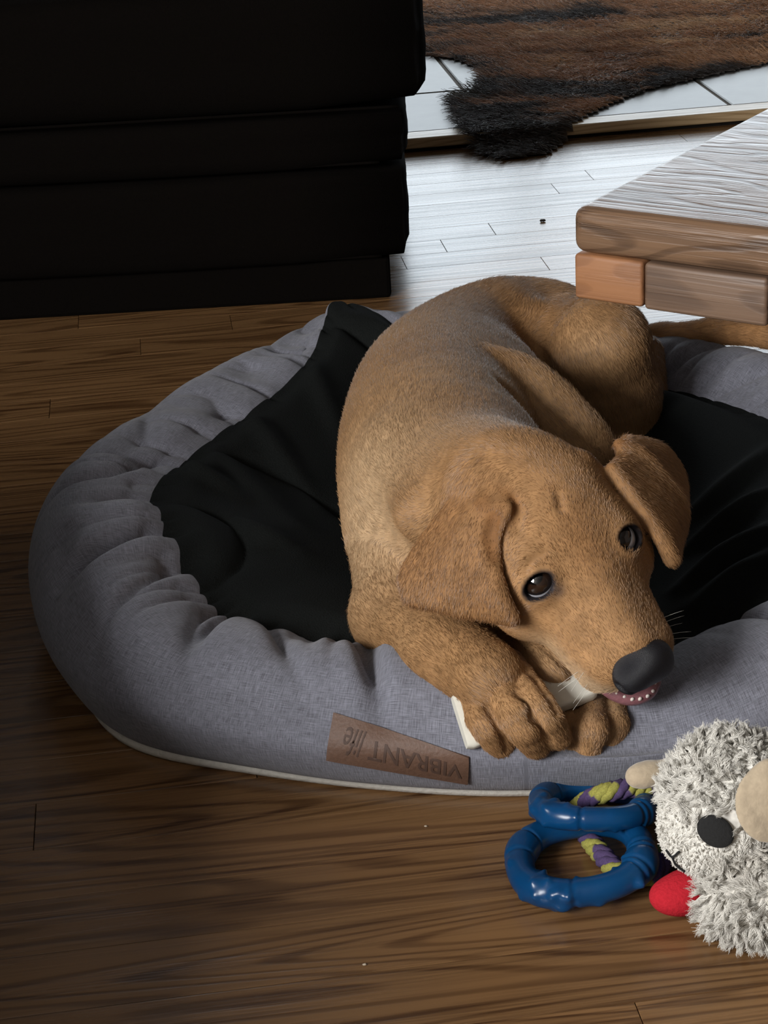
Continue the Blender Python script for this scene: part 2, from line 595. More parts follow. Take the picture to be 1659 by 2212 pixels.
tbox('corner_block', (0.0015, TLN - 0.076, zb), (0.0775, TLN - 0.0015, zm), 0.0035, M_BLKW)
tbox('corner_block', (TW - 0.076, TLN - 0.076, zb), (TW - 0.0015, TLN - 0.0015, zm), 0.0035, M_BLKW)
tbox('back_rail', (0.079, TLN - 0.075, zb), (TW - 0.0775, TLN - 0.0015, zm), 0.0035, M_GREW)
for u in (0.47, TW - 0.05):
    for v in (0.42, TLN - 0.12):
        tbox('leg', (u - 0.035, v - 0.035, 0), (u + 0.035, v + 0.035, zm), 0.005, M_GREW)

# ------------------------------------------------------------------ dog bed
BED_OUT = [(.10, 1.275), (.25, 1.285), (.42, 1.37), (.53, 1.52), (.57, 1.72), (.52, 1.90), (.42, 2.03), (.27, 2.12), (.10, 2.20), (-.05, 2.235),
           (-.165, 2.14), (-.255, 1.985), (-.325, 1.83), (-.343, 1.71), (-.328, 1.60), (-.292, 1.49), (-.235, 1.405), (-.14, 1.345), (-.03, 1.30)]
bed = thing('dog_bed', (0.1, 1.75, 0), 'round grey linen bolster dog bed with black fleece lining and leather patch', 'dog bed')
NB = 900
oc = catmull([(x, y, 0) for x, y in BED_OUT], 4000, True)
sl = np.concatenate([[0], np.cumsum(np.linalg.norm(np.diff(np.vstack([oc, oc[:1]]), axis=0), axis=1))])
PERIM = sl[-1]
uu = np.arange(NB) / NB * PERIM
oc = np.stack([np.interp(uu, sl, np.append(oc[:, k], oc[0, k])) for k in range(3)], 1)
tg = norm(np.roll(oc, -4, 0) - np.roll(oc, 4, 0))
inn = np.stack([-tg[:, 1], tg[:, 0], np.zeros(NB)], 1)     # inward (curve runs counter-clockwise)
for _ in range(60):
    inn = norm((np.roll(inn, 1, 0) + inn + np.roll(inn, -1, 0)) / 3)


def bump_at(p, s):
    """weight of ring positions near world point p"""
    return np.exp(-((oc[:, 0] - p[0]) ** 2 + (oc[:, 1] - p[1]) ** 2) / (2 * s * s))


LEFT = sstep(0.15, -0.25, oc[:, 0])
BACK = sstep(1.75, 2.1, oc[:, 1])
FRONT = sstep(1.62, 1.4, oc[:, 1])
crest = 0.128 * np.ones(NB) - 0.018 * FRONT - 0.012 * bump_at((.14, 1.29), .07) - 0.026 * bump_at((.22, 1.28), .06) + 0.010 * bump_at((-.32, 1.62), .12)
seamz = crest - 0.028 + 0.012 * LEFT * (1 - FRONT) + 0.040 * bump_at((-.04, 2.23), .10)
seamw = 0.135 - 0.085 * bump_at((-.04, 2.235), .085) - 0.012 * bump_at((-.34, 1.68), .08)
basew = 0.040 - 0.018 * bump_at((-.25, 1.42), .10)


def bolster_row(s):
    """s 0..1 from the floor edge over the crest to the seam: inset, z"""
    s = np.asarray(s)[:, None]
    kx = [np.zeros(NB) + basew, basew * 0.35, np.zeros(NB) - 0.002, np.zeros(NB) + 0.010, 0.30 * seamw, 0.56 * seamw, seamw * 0.81, seamw]
    kz = [0.004 * np.ones(NB), 0.022 * np.ones(NB), 0.055 * np.ones(NB), crest * 0.70, crest * 0.94, crest, (crest + seamz) / 2 + 0.006, seamz]
    K = np.stack([np.stack(kx), np.stack(kz)], -1)          # 8,NB,2
    m = len(K)
    t = s[:, 0] * (m - 1) * 0.999999
    i = np.floor(t).astype(int)
    f = (t - i)[:, None, None]

    def g(k):
        return np.where((k < 0)[:, None, None], 2 * K[0] - K[1], np.where((k >= m)[:, None, None], 2 * K[-1] - K[-2], K[np.clip(k, 0, m - 1)]))
    p0, p1, p2, p3 = g(i - 1), g(i), g(i + 1), g(i + 2)
    return 0.5 * ((2 * p1) + (-p0 + p2) * f + (2 * p0 - 5 * p1 + 4 * p2 - p3) * f ** 2 + (-p0 + 3 * p1 - 3 * p2 + p3) * f ** 3)


NS = 64
ss = np.linspace(0, 1, NS)
prof = bolster_row(ss)                                        # NS,NB,2
V = oc[None] + inn[None] * prof[..., :1]
V[..., 2] = prof[..., 1]
# outward normals of the swept surface
dS = np.gradient(V, axis=0)
dU = np.roll(V, -1, 1) - np.roll(V, 1, 1)
NRM = norm(np.cross(dU, dS))
if NRM[NS // 2, 0, 2] < 0:
    NRM = -NRM
U2 = np.broadcast_to(uu[None], (NS, NB))
S2 = np.broadcast_to(ss[:, None], (NS, NB))


def per_noise(freq, sy, seed):
    """noise in (perimeter, s) that closes round the ring"""
    a = 2 * np.pi * U2 / PERIM
    R = freq * PERIM / (2 * np.pi)
    return vnoise(R * np.cos(a) + 50 + S2 * sy * 0.7, R * np.sin(a) + S2 * sy, seed)


gather = sstep(0.45, 1.0, S2)
side = np.clip(LEFT + 0.6 * BACK, 0, 1)[None]
ple = per_noise(32, 1.5, 1)
ple2 = per_noise(13, 2.0, 2)
lump = per_noise(5, 2.2, 3)
disp = lump * 0.006 * sstep(0, 0.2, S2)
disp += -(1 - np.abs(ple)) ** 3 * 0.013 * gather * (0.35 + 0.65 * side)
disp += -(1 - np.abs(ple2)) ** 5 * 0.016 * sstep(0.30, 0.9, S2) * (0.45 + 0.55 * side)
for (x, y, s0, wdt, amp) in ((-.03, 1.30, .60, .010, .016), (-.20, 1.385, .74, .012, .014), (-.31, 1.545, .60, .013, .016), (.36, 1.335, .78, .016, .012), (-.11, 1.33, .85, .010, .010), (-.33, 1.66, .8, .012, .012)):
    j = int(np.argmin((oc[:, 0] - x) ** 2 + (oc[:, 1] - y) ** 2))
    du = (U2 - uu[j] + PERIM / 2) % PERIM - PERIM / 2
    du = du + (S2 - s0) * 0.09
    disp += -amp * np.exp(-(du / wdt) ** 2) * sstep(s0 - 0.25, s0 + 0.1, S2)
disp *= sstep(0.0, 0.12, S2) * (1 - 0.55 * sstep(0.88, 1.0, S2))
VB = V + NRM * disp[..., None]


def ring_faces(rows, cols):
    i, j = np.meshgrid(np.arange(rows - 1), np.arange(cols), indexing='ij')
    k = (j + 1) % cols
    return np.stack([i * cols + j, i * cols + k, (i + 1) * cols + k, (i + 1) * cols + j], -1).reshape(-1, 4)


def set_uv(o, uv):
    me = o.data
    l = me.uv_layers.new(name='UVMap')
    vi = np.empty(len(me.loops), np.int32)
    me.loops.foreach_get('vertex_index', vi)
    l.data.foreach_set('uv', uv[vi].astype(np.float32).ravel())


FB = ring_faces(NS, NB)
bolster = mk('bolster', VB.reshape(-1, 3), FB, M_LINEN, bed)
set_uv(bolster, np.stack([U2.ravel(), (S2 * 0.30).ravel()], 1))
BVH_BED = BVHTree.FromPolygons([tuple(v) for v in VB.reshape(-1, 3)], [tuple(map(int, f)) for f in FB])

# black lining: from the seam down to the middle
NL = 110
cen = np.array([0.11, 1.74, 0])
wl = np.linspace(0, 1, NL) ** 1.2
L0 = VB[-1]
L1 = L0.copy()
for _ in range(220):
    L1 = (np.roll(L1, 1, 0) + 2 * L1 + np.roll(L1, -1, 0)) / 4
LV = np.zeros((NL, NB, 3))
WL = np.broadcast_to(wl[:, None], (NL, NB))
LQ = L0[None] * (1 - sstep(0, 0.10, WL))[..., None] + L1[None] * sstep(0, 0.10, WL)[..., None]
xy = LQ[..., :2] * (1 - WL[..., None]) + cen[None, None, :2] * WL[..., None]
fl = 0.050 + 0.010 * vnoise(xy[..., 0] * 6 + 9, xy[..., 1] * 6, 8)
wall = (1 - sstep(0.0, 0.62, WL)) ** 1.25
LV[..., :2] = xy
LV[..., 2] = LQ[..., 2] * wall + fl * (1 - wall)
fold = vnoise(xy[..., 0] * 5 + xy[..., 1] * 4, xy[..., 1] * 2.2 - xy[..., 0] * 7, 12)
fold2 = np.abs(vnoise(xy[..., 0] * 8 - xy[..., 1] * 4 + 5, xy[..., 1] * 6 + xy[..., 0] * 3, 13))
LV[..., 2] += (fold * 0.012 - (1 - fold2) ** 6 * 0.013) * sstep(0.0, 0.15, WL) * (1 - sstep(0.75, 1.0, WL)) + 0.010 * sstep(0.02, 0.12, WL) * (1 - sstep(0.3, 0.6, WL))
RIDGES = (((1475, 1195), (1659, 1085), .016, .010), ((1470, 1285), (1659, 1165), .018, .011), ((1465, 1130), (1659, 1000), .014, .012), ((1500, 1330), (1659, 1215), .010, .009),
          ((484, 935), (690, 1046), .010, .014), ((340, 1072), (520, 1100), .012, .012), ((430, 1020), (640, 1120), .009, .016), ((500, 1180), (640, 1190), .010, .014), ((640, 830), (760, 960), .008, .014))
for a_, b_, amp_, wd_ in RIDGES:
    A_, B_ = W(*a_, 0.075)[:2], W(*b_, 0.085)[:2]
    t_ = np.clip(((xy - A_) @ (B_ - A_)) / ((B_ - A_) @ (B_ - A_)), 0, 1)
    d_ = np.linalg.norm(xy - A_ - t_[..., None] * (B_ - A_), axis=-1)
    LV[..., 2] += amp_ * np.exp(-(d_ / wd_) ** 2) * sstep(0, 0.08, WL) * np.sin(np.pi * np.clip(0.12 + 0.76 * t_, 0, 1))
LV[..., 2] = np.maximum(LV[..., 2], 0.022)
lin = mk('lining', LV.reshape(-1, 3), ring_faces(NL, NB), M_BLACK, bed)
# base panel and white edge cord
bp = oc + inn * (basew - 0.002)[:, None]
v, f = tube(np.column_stack([bp[::3, 0], bp[::3, 1], np.full(len(bp[::3]), 0.0062)]), 0.006, 8, True)
mk('edge_cord', v, f, M_PIPE, bed)
bq = bp.copy()
bq[:, 2] = 0.006
vv = np.vstack([bq, cen[None] + [0, 0, 0.006]])
mk('base_cloth', vv, [(i, (i + 1) % NB, NB) for i in range(NB)], M_PIPE, bed)


def on_bed(px, py, lift=0.0):
    d = norm(ray(px, py))
    h, n, i, t = BVH_BED.ray_cast(Vector(CAM), Vector(d))
    if h is None:
        return W(px, py, 0.08)
    n = np.array(n)
    if n @ d > 0:
        n = -n
    return np.array(h) + n * lift


# leather patch lying on the bolster, lettering upside down
PC = np.array([(722, 1540), (1014, 1634), (1011, 1690), (706, 1640)], float)


def patch_px(u, v):
    top = PC[0] * (1 - u) + PC[1] * u
    bot = PC[3] * (1 - u) + PC[2] * u
    return top * (1 - v) + bot * v


nu, nvv = 40, 10
G = np.array([[on_bed(*patch_px(i / nu, j / nvv), 0.0) for i in range(nu + 1)] for j in range(nvv + 1)])
for _ in range(6):   # the leather is stiffer than the linen under it
    H2 = G.copy()
    H2[1:-1, 1:-1] = (G[:-2, 1:-1] + G[2:, 1:-1] + G[1:-1, :-2] + G[1:-1, 2:]) / 4
    H2[0, 1:-1] = (G[0, :-2] + G[0, 2:]) / 2
    H2[-1, 1:-1] = (G[-1, :-2] + G[-1, 2:]) / 2
    H2[1:-1, 0] = (G[:-2, 0] + G[2:, 0]) / 2
    H2[1:-1, -1] = (G[:-2, -1] + G[2:, -1]) / 2
    G = H2
gn = norm(np.cross(np.gradient(G, axis=1), np.gradient(G, axis=0)))
if (gn[5, 20] @ FWD) > 0:
    gn = -gn
G = G + gn * 0.0025


def patch_pt(u, v, lift):
    x, y = np.clip(u, 0, 1) * nu, np.clip(v, 0, 1) * nvv
    i, j = min(int(x), nu - 1), min(int(y), nvv - 1)
    a, b = x - i, y - j
    p = (G[j, i] * (1 - a) + G[j, i + 1] * a) * (1 - b) + (G[j + 1, i] * (1 - a) + G[j + 1, i + 1] * a) * b
    return p + gn[j, i] * lift


top = G.reshape(-1, 3)
bot = (G - gn * 0.0045).reshape(-1, 3)
cols = nu + 1
fs = []
m0 = len(top)
for j in range(nvv):
    for i in range(nu):
        a, b, c, d = j * cols + i, j * cols + i + 1, (j + 1) * cols + i + 1, (j + 1) * cols + i
        fs += [(a, b, c, d), (m0 + d, m0 + c, m0 + b, m0 + a)]
for i in range(nu):
    for a, b in ((i, i + 1), (nvv * cols + i + 1, nvv * cols + i)):
        fs.append((b, a, m0 + a, m0 + b))
for j in range(nvv):
    for a, b in (((j + 1) * cols, j * cols), (j * cols + nu, (j + 1) * cols + nu)):
        fs.append((b, a, m0 + a, m0 + b))
patch = mk('leather_patch', np.vstack([top, bot]), fs, M_LEATH, bed)
shade_auto(patch, 50)


def letters(txt, u0, u1, v0, v1, shear=0.0, thin=1.0):
    """text run from the right end of the patch to the left, upside down"""
    cu = bpy.data.curves.new('txt', 'FONT')
    cu.body = txt
    cu.shear = shear
    cu.offset = 0.012 * thin
    cu.resolution_u = 3
    to = bpy.data.objects.new('txt', cu)
    COL.objects.link(to)
    dg = bpy.context.evaluated_depsgraph_get()
    me = bpy.data.meshes.new_from_object(to.evaluated_get(dg))
    bm = bmesh.new()
    bm.from_mesh(me)
    for _ in range(2):
        bmesh.ops.subdivide_edges(bm, edges=[e for e in bm.edges if e.calc_length() > 0.15], cuts=1)
    bmesh.ops.triangulate(bm, faces=bm.faces[:])
    P = np.array([v.co[:2] for v in bm.verts])
    idx = {v: i for i, v in enumerate(bm.verts)}
    F = [[idx[v] for v in f.verts] for f in bm.faces]
    bm.free()
    bpy.data.objects.remove(to)
    bpy.data.curves.remove(cu)
    bpy.data.meshes.remove(me)
    lo, hi = P.min(0), P.max(0)
    Q = (P - lo) / (hi - lo)
    return np.array([patch_pt(u0 + (u1 - u0) * q[0], v0 + (v1 - v0) * q[1], 0.0004) for q in Q]), F


v1_, f1_ = letters('VIBRANT', 0.955, 0.285, 0.36, 0.80)
mk('lettering', v1_, f1_, M_LETTER, patch, kind='stuff')
v1_, f1_ = letters('life', 0.255, 0.10, 0.20, 0.80, 0.45, 0.2)
mk('lettering', v1_, f1_, M_LETTER, patch, kind='stuff')


# ------------------------------------------------------------------ implicit surfaces for the soft bodies
class Field:
    def __init__(self):
        self.p = []
        self.g = 0          # current group: groups meet in a tight crease, prims inside one blend softly

    def ell(self, c, r, axes=None, k=0.02, flow=None, sub=False, tag=''):
        c, r = np.array(c, float), np.broadcast_to(np.array(r, float), (3,)).copy()
        A = np.eye(3) if axes is None else np.array(axes, float)
        ext = np.sqrt(((A * r[:, None]) ** 2).sum(0))
        self.p.append(dict(t='e', c=c, r=r, A=A, lo=c - ext, hi=c + ext, k=k, flow=flow, sub=sub, tag=tag, g=self.g))
        return self

    def cap(self, a, b, ra, rb, k=0.02, flow=True, sub=False, tag=''):
        a, b = np.array(a, float), np.array(b, float)
        m = max(ra, rb)
        if flow is True:
            flow = norm(b - a)
        self.p.append(dict(t='c', a=a, b=b, ra=ra, rb=rb, lo=np.minimum(a, b) - m, hi=np.maximum(a, b) + m, k=k, flow=flow, sub=sub, tag=tag, g=self.g))
        return self

    def chain(self, pts, rs, k=0.02, rev=False, tag='', up=1):
        if up > 1:
            q = catmull(np.column_stack([np.array(pts), rs]), (len(pts) - 1) * up + 1)
            pts, rs = q[:, :3], q[:, 3]
        for (a, b, ra, rb) in zip(pts[:-1], pts[1:], rs[:-1], rs[1:]):
            f = norm(np.array(b) - np.array(a))
            self.cap(a, b, ra, rb, k, -f if rev else f, tag=tag)
        return self

    @staticmethod
    def dist(q, P):
        if q['t'] == 'e':
            l = (P - q['c']) @ q['A'].T
            k0 = np.sqrt(((l / q['r']) ** 2).sum(-1))
            k1 = np.sqrt(((l / q['r'] ** 2) ** 2).sum(-1))
            return k0 * (k0 - 1) / np.maximum(k1, 1e-6)
        ab = q['b'] - q['a']
        t = np.clip(((P - q['a']) @ ab) / max(ab @ ab, 1e-12), 0, 1)
        return np.sqrt(((P - q['a'] - t[..., None] * ab) ** 2).sum(-1)) - (q['ra'] + (q['rb'] - q['ra']) * t)

    @staticmethod
    def comb(d, e, q):
        k = q['k']
        if q['sub']:
            e = -e
            h = np.clip(0.5 - 0.5 * (e - d) / k, 0, 1)
            return e * (1 - h) + d * h + k * h * (1 - h)
        h = np.clip(0.5 + 0.5 * (d - e) / k, 0, 1)
        return d * (1 - h) + e * h - k * h * (1 - h)

    def groups(self):
        return sorted({q['g'] for q in self.p if q['g'] < 9})

    def at(self, P):
        P = np.asarray(P, float)
        if len(P) > 3000:                      # work through the points block by block
            c_ = np.floor(P / 0.04).astype(np.int64)
            order = np.argsort(c_[:, 0] * 1000003 + c_[:, 1] * 1009 + c_[:, 2], kind='stable')
            out = np.empty(len(P))
            for i in range(0, len(P), 700):
                k_ = order[i:i + 700]
                out[k_] = self.at(P[k_])
            return out
        tot = None
        lo_, hi_ = P.min(0), P.max(0)
        if getattr(self, 'nb', -1) != len(self.p):
            self.nb = len(self.p)
            self.bl = np.array([q['lo'] - max(q['k'], 0.012) for q in self.p])
            self.bh = np.array([q['hi'] + max(q['k'], 0.012) for q in self.p])
        cand = [self.p[i] for i in np.nonzero(((self.bl < hi_) & (self.bh > lo_)).all(1))[0]]
        for g in self.groups() + [9]:
            d = np.full(len(P), 0.05) if g < 9 else tot
            for q in cand:
                if q['g'] != g:
                    continue
                m = max(q['k'], 0.012)
                l_, h_ = q['lo'] - m, q['hi'] + m
                s = (P[:, 0] > l_[0]) & (P[:, 0] < h_[0]) & (P[:, 1] > l_[1]) & (P[:, 1] < h_[1]) & (P[:, 2] > l_[2]) & (P[:, 2] < h_[2])
                if s.any():
                    d[s] = self.comb(d[s], self.dist(q, P[s]), q)
            if g < 9:
                tot = d if tot is None else self.comb(tot, d, dict(k=0.0022, sub=False))
        return tot

    def mesh(self, h):
        lo = np.min([q['lo'] for q in self.p if not q['sub']], 0) - 3 * h - 0.004
        hi = np.max([q['hi'] for q in self.p if not q['sub']], 0) + 3 * h + 0.004
        n = np.ceil((hi - lo) / h).astype(int) + 1
        ax = [lo[i] + h * np.arange(n[i]) for i in range(3)]
        tot = None
        for g in self.groups() + [9]:
            D = np.full(n, 0.05, np.float32) if g < 9 else tot
            for q in self.p:
                if q['g'] != g:
                    continue
                m = max(q['k'], 0.012)
                a = np.clip(np.floor((q['lo'] - m - lo) / h).astype(int), 0, n)
                b = np.clip(np.ceil((q['hi'] + m - lo) / h).astype(int) + 1, 0, n)
                if (b <= a).any():
                    continue
                P = np.stack(np.meshgrid(ax[0][a[0]:b[0]], ax[1][a[1]:b[1]], ax[2][a[2]:b[2]], indexing='ij'), -1)
                sl_ = (slice(a[0], b[0]), slice(a[1], b[1]), slice(a[2], b[2]))
                D[sl_] = self.comb(D[sl_], self.dist(q, P), q)
            if g < 9:
                if tot is None:
                    tot = D
                else:
                    s_ = D < 0.049
                    tot[s_] = self.comb(tot[s_], D[s_], dict(k=0.0022, sub=False))
        D = tot
        # surface nets
        S = D < 0
        c8 = np.zeros(n - 1, np.int8)
        for i in (0, 1):
            for j in (0, 1):
                for k in (0, 1):
                    c8 += S[i:n[0] - 1 + i, j:n[1] - 1 + j, k:n[2] - 1 + k]
        act = np.argwhere((c8 > 0) & (c8 < 8))
        acc = np.zeros((len(act), 3))
        cnt = np.zeros(len(act))
        cor = [(i, j, k) for i in (0, 1) for j in (0, 1) for k in (0, 1)]
        dv = {c: D[act[:, 0] + c[0], act[:, 1] + c[1], act[:, 2] + c[2]].astype(float) for c in cor}
        for c in cor:
            for x in range(3):
                if c[x] == 0:
                    e = list(c)
                    e[x] = 1
                    e = tuple(e)
                    d0, d1 = dv[c], dv[e]
                    s = (d0 < 0) != (d1 < 0)
                    t = np.where(s, d0 / np.where(s, d0 - d1, 1), 0)
                    p = np.array(c, float)[None] + np.eye(3)[x][None] * t[:, None]
                    acc[s] += p[s]
                    cnt[s] += 1
        V = lo + (act + acc / cnt[:, None]) * h
        idx = -np.ones(n - 1, np.int64)
        idx[act[:, 0], act[:, 1], act[:, 2]] = np.arange(len(act))
        F = []
        for x in range(3):
            y, z = (x + 1) % 3, (x + 2) % 3
            a = [slice(None)] * 3
            b = [slice(None)] * 3
            a[x] = slice(0, n[x] - 1)
            b[x] = slice(1, n[x])
            sa, sb = S[tuple(a)], S[tuple(b)]
            e = np.argwhere(sa != sb)
            ok = (e[:, y] > 0) & (e[:, z] > 0) & (e[:, y] < n[y] - 1) & (e[:, z] < n[z] - 1)
            e = e[ok]
            flip = sb[e[:, 0], e[:, 1], e[:, 2]]
            q = []
            for dy, dz in ((-1, -1), (0, -1), (0, 0), (-1, 0)):
                g = e.copy()
                g[:, y] += dy
                g[:, z] += dz
                q.append(idx[g[:, 0], g[:, 1], g[:, 2]])
            q = np.stack(q, 1)
            q[flip] = q[flip][:, ::-1]
            F.append(q)
        F = np.vstack(F)
        for _ in range(2):
            d = self.at(V)
            g = self.grad(V)
            V = V - g * np.clip(d, -h, h)[:, None] / np.maximum((g * g).sum(1, keepdims=True), 0.3)
        return V, F

    def grad(self, V, e=0.0012):
        g = np.zeros_like(V)
        for i in range(3):
            o = np.zeros(3)
            o[i] = e
            g[:, i] = (self.at(V + o) - self.at(V - o)) / (2 * e)
        return g

    def flow(self, V, default=(0, 1, 0), sig=0.010):
        acc = np.zeros_like(V) + np.array(default, float) * 1e-6
        for q in self.p:
            if q['flow'] is None or q['sub']:
                continue
            w = np.exp(-np.maximum(self.dist(q, V), 0) / sig)
            acc += w[:, None] * np.array(q['flow'], float)
        return norm(acc)


def hair(name, roots, dirs, nrm, length, color, rad, mat, parent, npt=4, bend=0.35, curl=0.0, kind='stuff', tipr=0.25):
    N = len(roots)
    org = ORIGIN[parent.name]
    t = np.linspace(0, 1, npt)
    L = np.broadcast_to(np.asarray(length, float), (N,))
    P = roots[:, None] + dirs[:, None] * (L[:, None] * t[None])[..., None] - nrm[:, None] * (L[:, None] * bend * t[None] ** 2)[..., None]
    if curl:
        side_ = norm(np.cross(dirs, nrm))
        ph = RNG.uniform(0, 6.28, N)
        fr = RNG.uniform(4, 8, N)
        P += side_[:, None] * (curl * L[:, None] * np.sin(ph[:, None] + fr[:, None] * t[None]) * t[None])[..., None]
        P += nrm[:, None] * (curl * 0.6 * L[:, None] * np.cos(ph[:, None] + fr[:, None] * t[None]) * t[None])[..., None]
    cv = bpy.data.hair_curves.new(name)
    cv.add_curves([npt] * N)
    cv.position_data.foreach_set('vector', (P - org).astype(np.float32).ravel())
    ra = cv.attributes.new('radius', 'FLOAT', 'POINT')
    rr = (np.broadcast_to(np.asarray(rad, float), (N,))[:, None] * (1 - (1 - tipr) * t[None] ** 1.5)).astype(np.float32)
    ra.data.foreach_set('value', rr.ravel())
    ca = cv.attributes.new('Col', 'FLOAT_COLOR', 'CURVE')
    ca.data.foreach_set('color', np.column_stack([color, np.ones(N)]).astype(np.float32).ravel())
    cv.materials.append(mat)
    o = bpy.data.objects.new(name, cv)
    put(o, parent, kind=kind)
    return o


def scatter(V, F, N, weight=None):
    """random points on a quad mesh: positions, vertex index of a corner, face normal"""
    a, b, c, d = (V[F[:, i]] for i in range(4))
    n = np.cross(c - a, d - b)
    ar = np.linalg.norm(n, axis=1)
    w = ar if weight is None else ar * weight
    fi = RNG.choice(len(F), N, p=w / w.sum())
    u, v = RNG.random((N, 1)), RNG.random((N, 1))
    p = (a[fi] * (1 - u) + b[fi] * u) * (1 - v) + (d[fi] * (1 - u) + c[fi] * u) * v
    return p, F[fi, 0], norm(n[fi])


def set_col(o, col):
    a = o.data.color_attributes.new('Col', 'FLOAT_COLOR', 'POINT')
    a.data.foreach_set('color', np.column_stack([col, np.ones(len(col))]).astype(np.float32).ravel())


# ------------------------------------------------------------------ puppy
M_COAT = attr_mat('dog_coat', rough=0.7, sheen=0.0, noise_scale=90, spec=0.1)
M_FUR = attr_mat('dog_fur', rough=0.38, spec=0.75)

EYE0 = W(1263, 1213, 0.205)                         # midpoint between the eyes
_x = np.array([.85, .44, -.25])
_f = np.array([.495, -.805, .31])
VB3 = np.stack([RT, UP, -FWD])                      # right, up, towards viewer


HF = norm(_f) @ VB3
HX = norm(_x) @ VB3
HX = norm(HX - HF * (HX @ HF))
HU = np.cross(HX, HF)
if HU[2] < 0:
    HU = -HU
HAX = np.stack([HX, HF, HU])


def Hd(x, y, z):
    """head frame, centimetres: x to the dog's left, y towards the nose, z up through the brow"""
    return EYE0 + (np.array([x, y, z], float) * 0.01) @ HAX


def VD(px, py, t):
    """photo pixel at depth t metres nearer than the eye plane"""
    d = ray(px, py)
    dep = (EYE0 - CAM) @ FWD - t
    return CAM + d * dep


dog = Field()
BACKF = None
# trunk
SP = [W(1190, 748, .125), W(1050, 775, .128), W(955, 850, .14), W(945, 955, .152), W(960, 1055, .155), W(968, 1150, .13)]
dog.chain(SP, [.066, .069, .075, .081, .079, .064], .03, rev=True, tag='trunk', up=5)
dog.chain([W(1060, 880, .135), W(1105, 955, .138)], [.064, .062], .04, rev=True, tag='trunk')
# skin fold over the shoulder
dog.chain([W(1000, 800, .200), W(1100, 815, .200), W(1180, 862, .188), W(1240, 925, .172), W(1285, 985, .150)], [.008, .015, .015, .014, .016], .022, rev=True, tag='trunk', up=4)
dog.chain([W(1060, 850, .218), W(1120, 868, .213), W(1185, 905, .202)], [.005, .006, .005], .018, tag='trunk')
dog.p[-1]['sub'] = dog.p[-2]['sub'] = True
# shoulder blade and hip under the skin
dog.chain([W(868, 985, .205), W(905, 1110, .205)], [.016, .020], .045, rev=True, tag='trunk')
dog.chain([W(1085, 660, .185), W(1150, 690, .185)], [.014, .014], .035, rev=True, tag='trunk')
# neck
dog.chain([W(1000, 1060, .165), Hd(-1.0, -9.0, -3.5)], [.074, .052], .035, rev=True, tag='trunk')
dog.chain([W(985, 1170, .135), Hd(-1.5, -7, -5)], [.058, .045], .03, rev=True, tag='trunk')
# near foreleg (left in the picture)
dog.chain([W(890, 1170, .125), W(850, 1320, .10)], [.050, .036], .03, tag='leg')
dog.chain([W(852, 1335, .095), W(900, 1362, .100)], [.034, .026], .018, tag='leg')
dog.g = 1
dog.chain([W(852, 1335, .095), W(965, 1405, .108), W(1055, 1462, .112)], [.035, .0325, .029], .018, tag='leg')
dog.chain([W(1035, 1450, .100), W(1110, 1535, .076)], [.026, .019], .012, tag='paw')
dog.cap(W(1062, 1462, .092), W(1140, 1475, .086), .021, .016, .012, norm(W(1110, 1515, .1) - W(1045, 1458, .11)), tag='paw')
for a, m, b, r in (((1000, 1462, .092), (1044, 1552, .089), (1080, 1608, .066), .0124), ((1056, 1448, .107), (1116, 1545, .101), (1158, 1606, .070), .0136),
                   ((1104, 1428, .112), (1164, 1528, .104), (1204, 1590, .076), .0122), ((1122, 1398, .106), (1170, 1450, .100), (1206, 1522, .080), .0090)):
    dog.chain([W(*a), W(*m), W(*b)], [r * 0.80, r * 1.08, r * 0.90], .0030, tag='paw', up=3)
# far foreleg under the muzzle
dog.g = 2
dog.chain([W(1040, 1330, .080), W(1170, 1420, .068), W(1240, 1500, .068)], [.034, .028, .024], .015, tag='leg')
for a, m, b, r in (((1235, 1500, .075), (1228, 1570, .070), (1228, 1618, .055), .0120), ((1282, 1500, .078), (1278, 1575, .074), (1268, 1622, .055), .0125),
                   ((1322, 1500, .076), (1325, 1565, .068), (1312, 1615, .052), .0118)):
    dog.chain([W(*a), W(*m), W(*b)], [r, r * 1.05, r * 0.85], .0035, tag='paw')
dog.chain([W(1110, 1385, .080), W(1182, 1432, .104), W(1220, 1486, .086)], [.019, .0195, .0150], .008, tag='leg', up=3)
dog.cap(W(1235, 1490, .072), W(1310, 1500, .070), .020, .017, .012, norm(W(1262, 1622, .055) - W(1275, 1505, .078)), tag='paw')
# hind leg, tail
dog.g = 0
dog.chain([W(1215, 770, .13), W(1300, 742, .178)], [.062, .046], .03, tag='leg')
dog.chain([W(1302, 748, .178), W(1335, 850, .12), W(1365, 950, .07)], [.047, .042, .028], .02, tag='leg')
dog.chain([W(1385, 770, .12), W(1402, 880, .09), W(1395, 960, .06)], [.026, .020, .018], .006, tag='leg')
dog.chain([W(1365, 950, .07), W(1300, 1010, .062)], [.026, .02], .01, tag='leg')
dog.chain([W(1350, 745, .11), W(1430, 728, .122), W(1540, 716, .132), W(1660, 722, .140), W(1760, 745, .140)], [.022, .0145, .0145, .014, .010], .010, tag='tail')

hb = -HF
# skull and face, head frame in cm
cm = 0.01


def hell(c, r, k=.010, flow=None, sub=False, tag='head', ax=None):
    dog.ell(Hd(*c), np.array(r) * cm, HAX if ax is None else ax, k, hb if flow is None else flow, sub, tag)


def hcap(a, b, ra, rb, k=.010, flow=None, sub=False, tag='head'):
    dog.cap(Hd(*a), Hd(*b), ra * cm, rb * cm, k, hb if flow is None else flow, sub, tag)


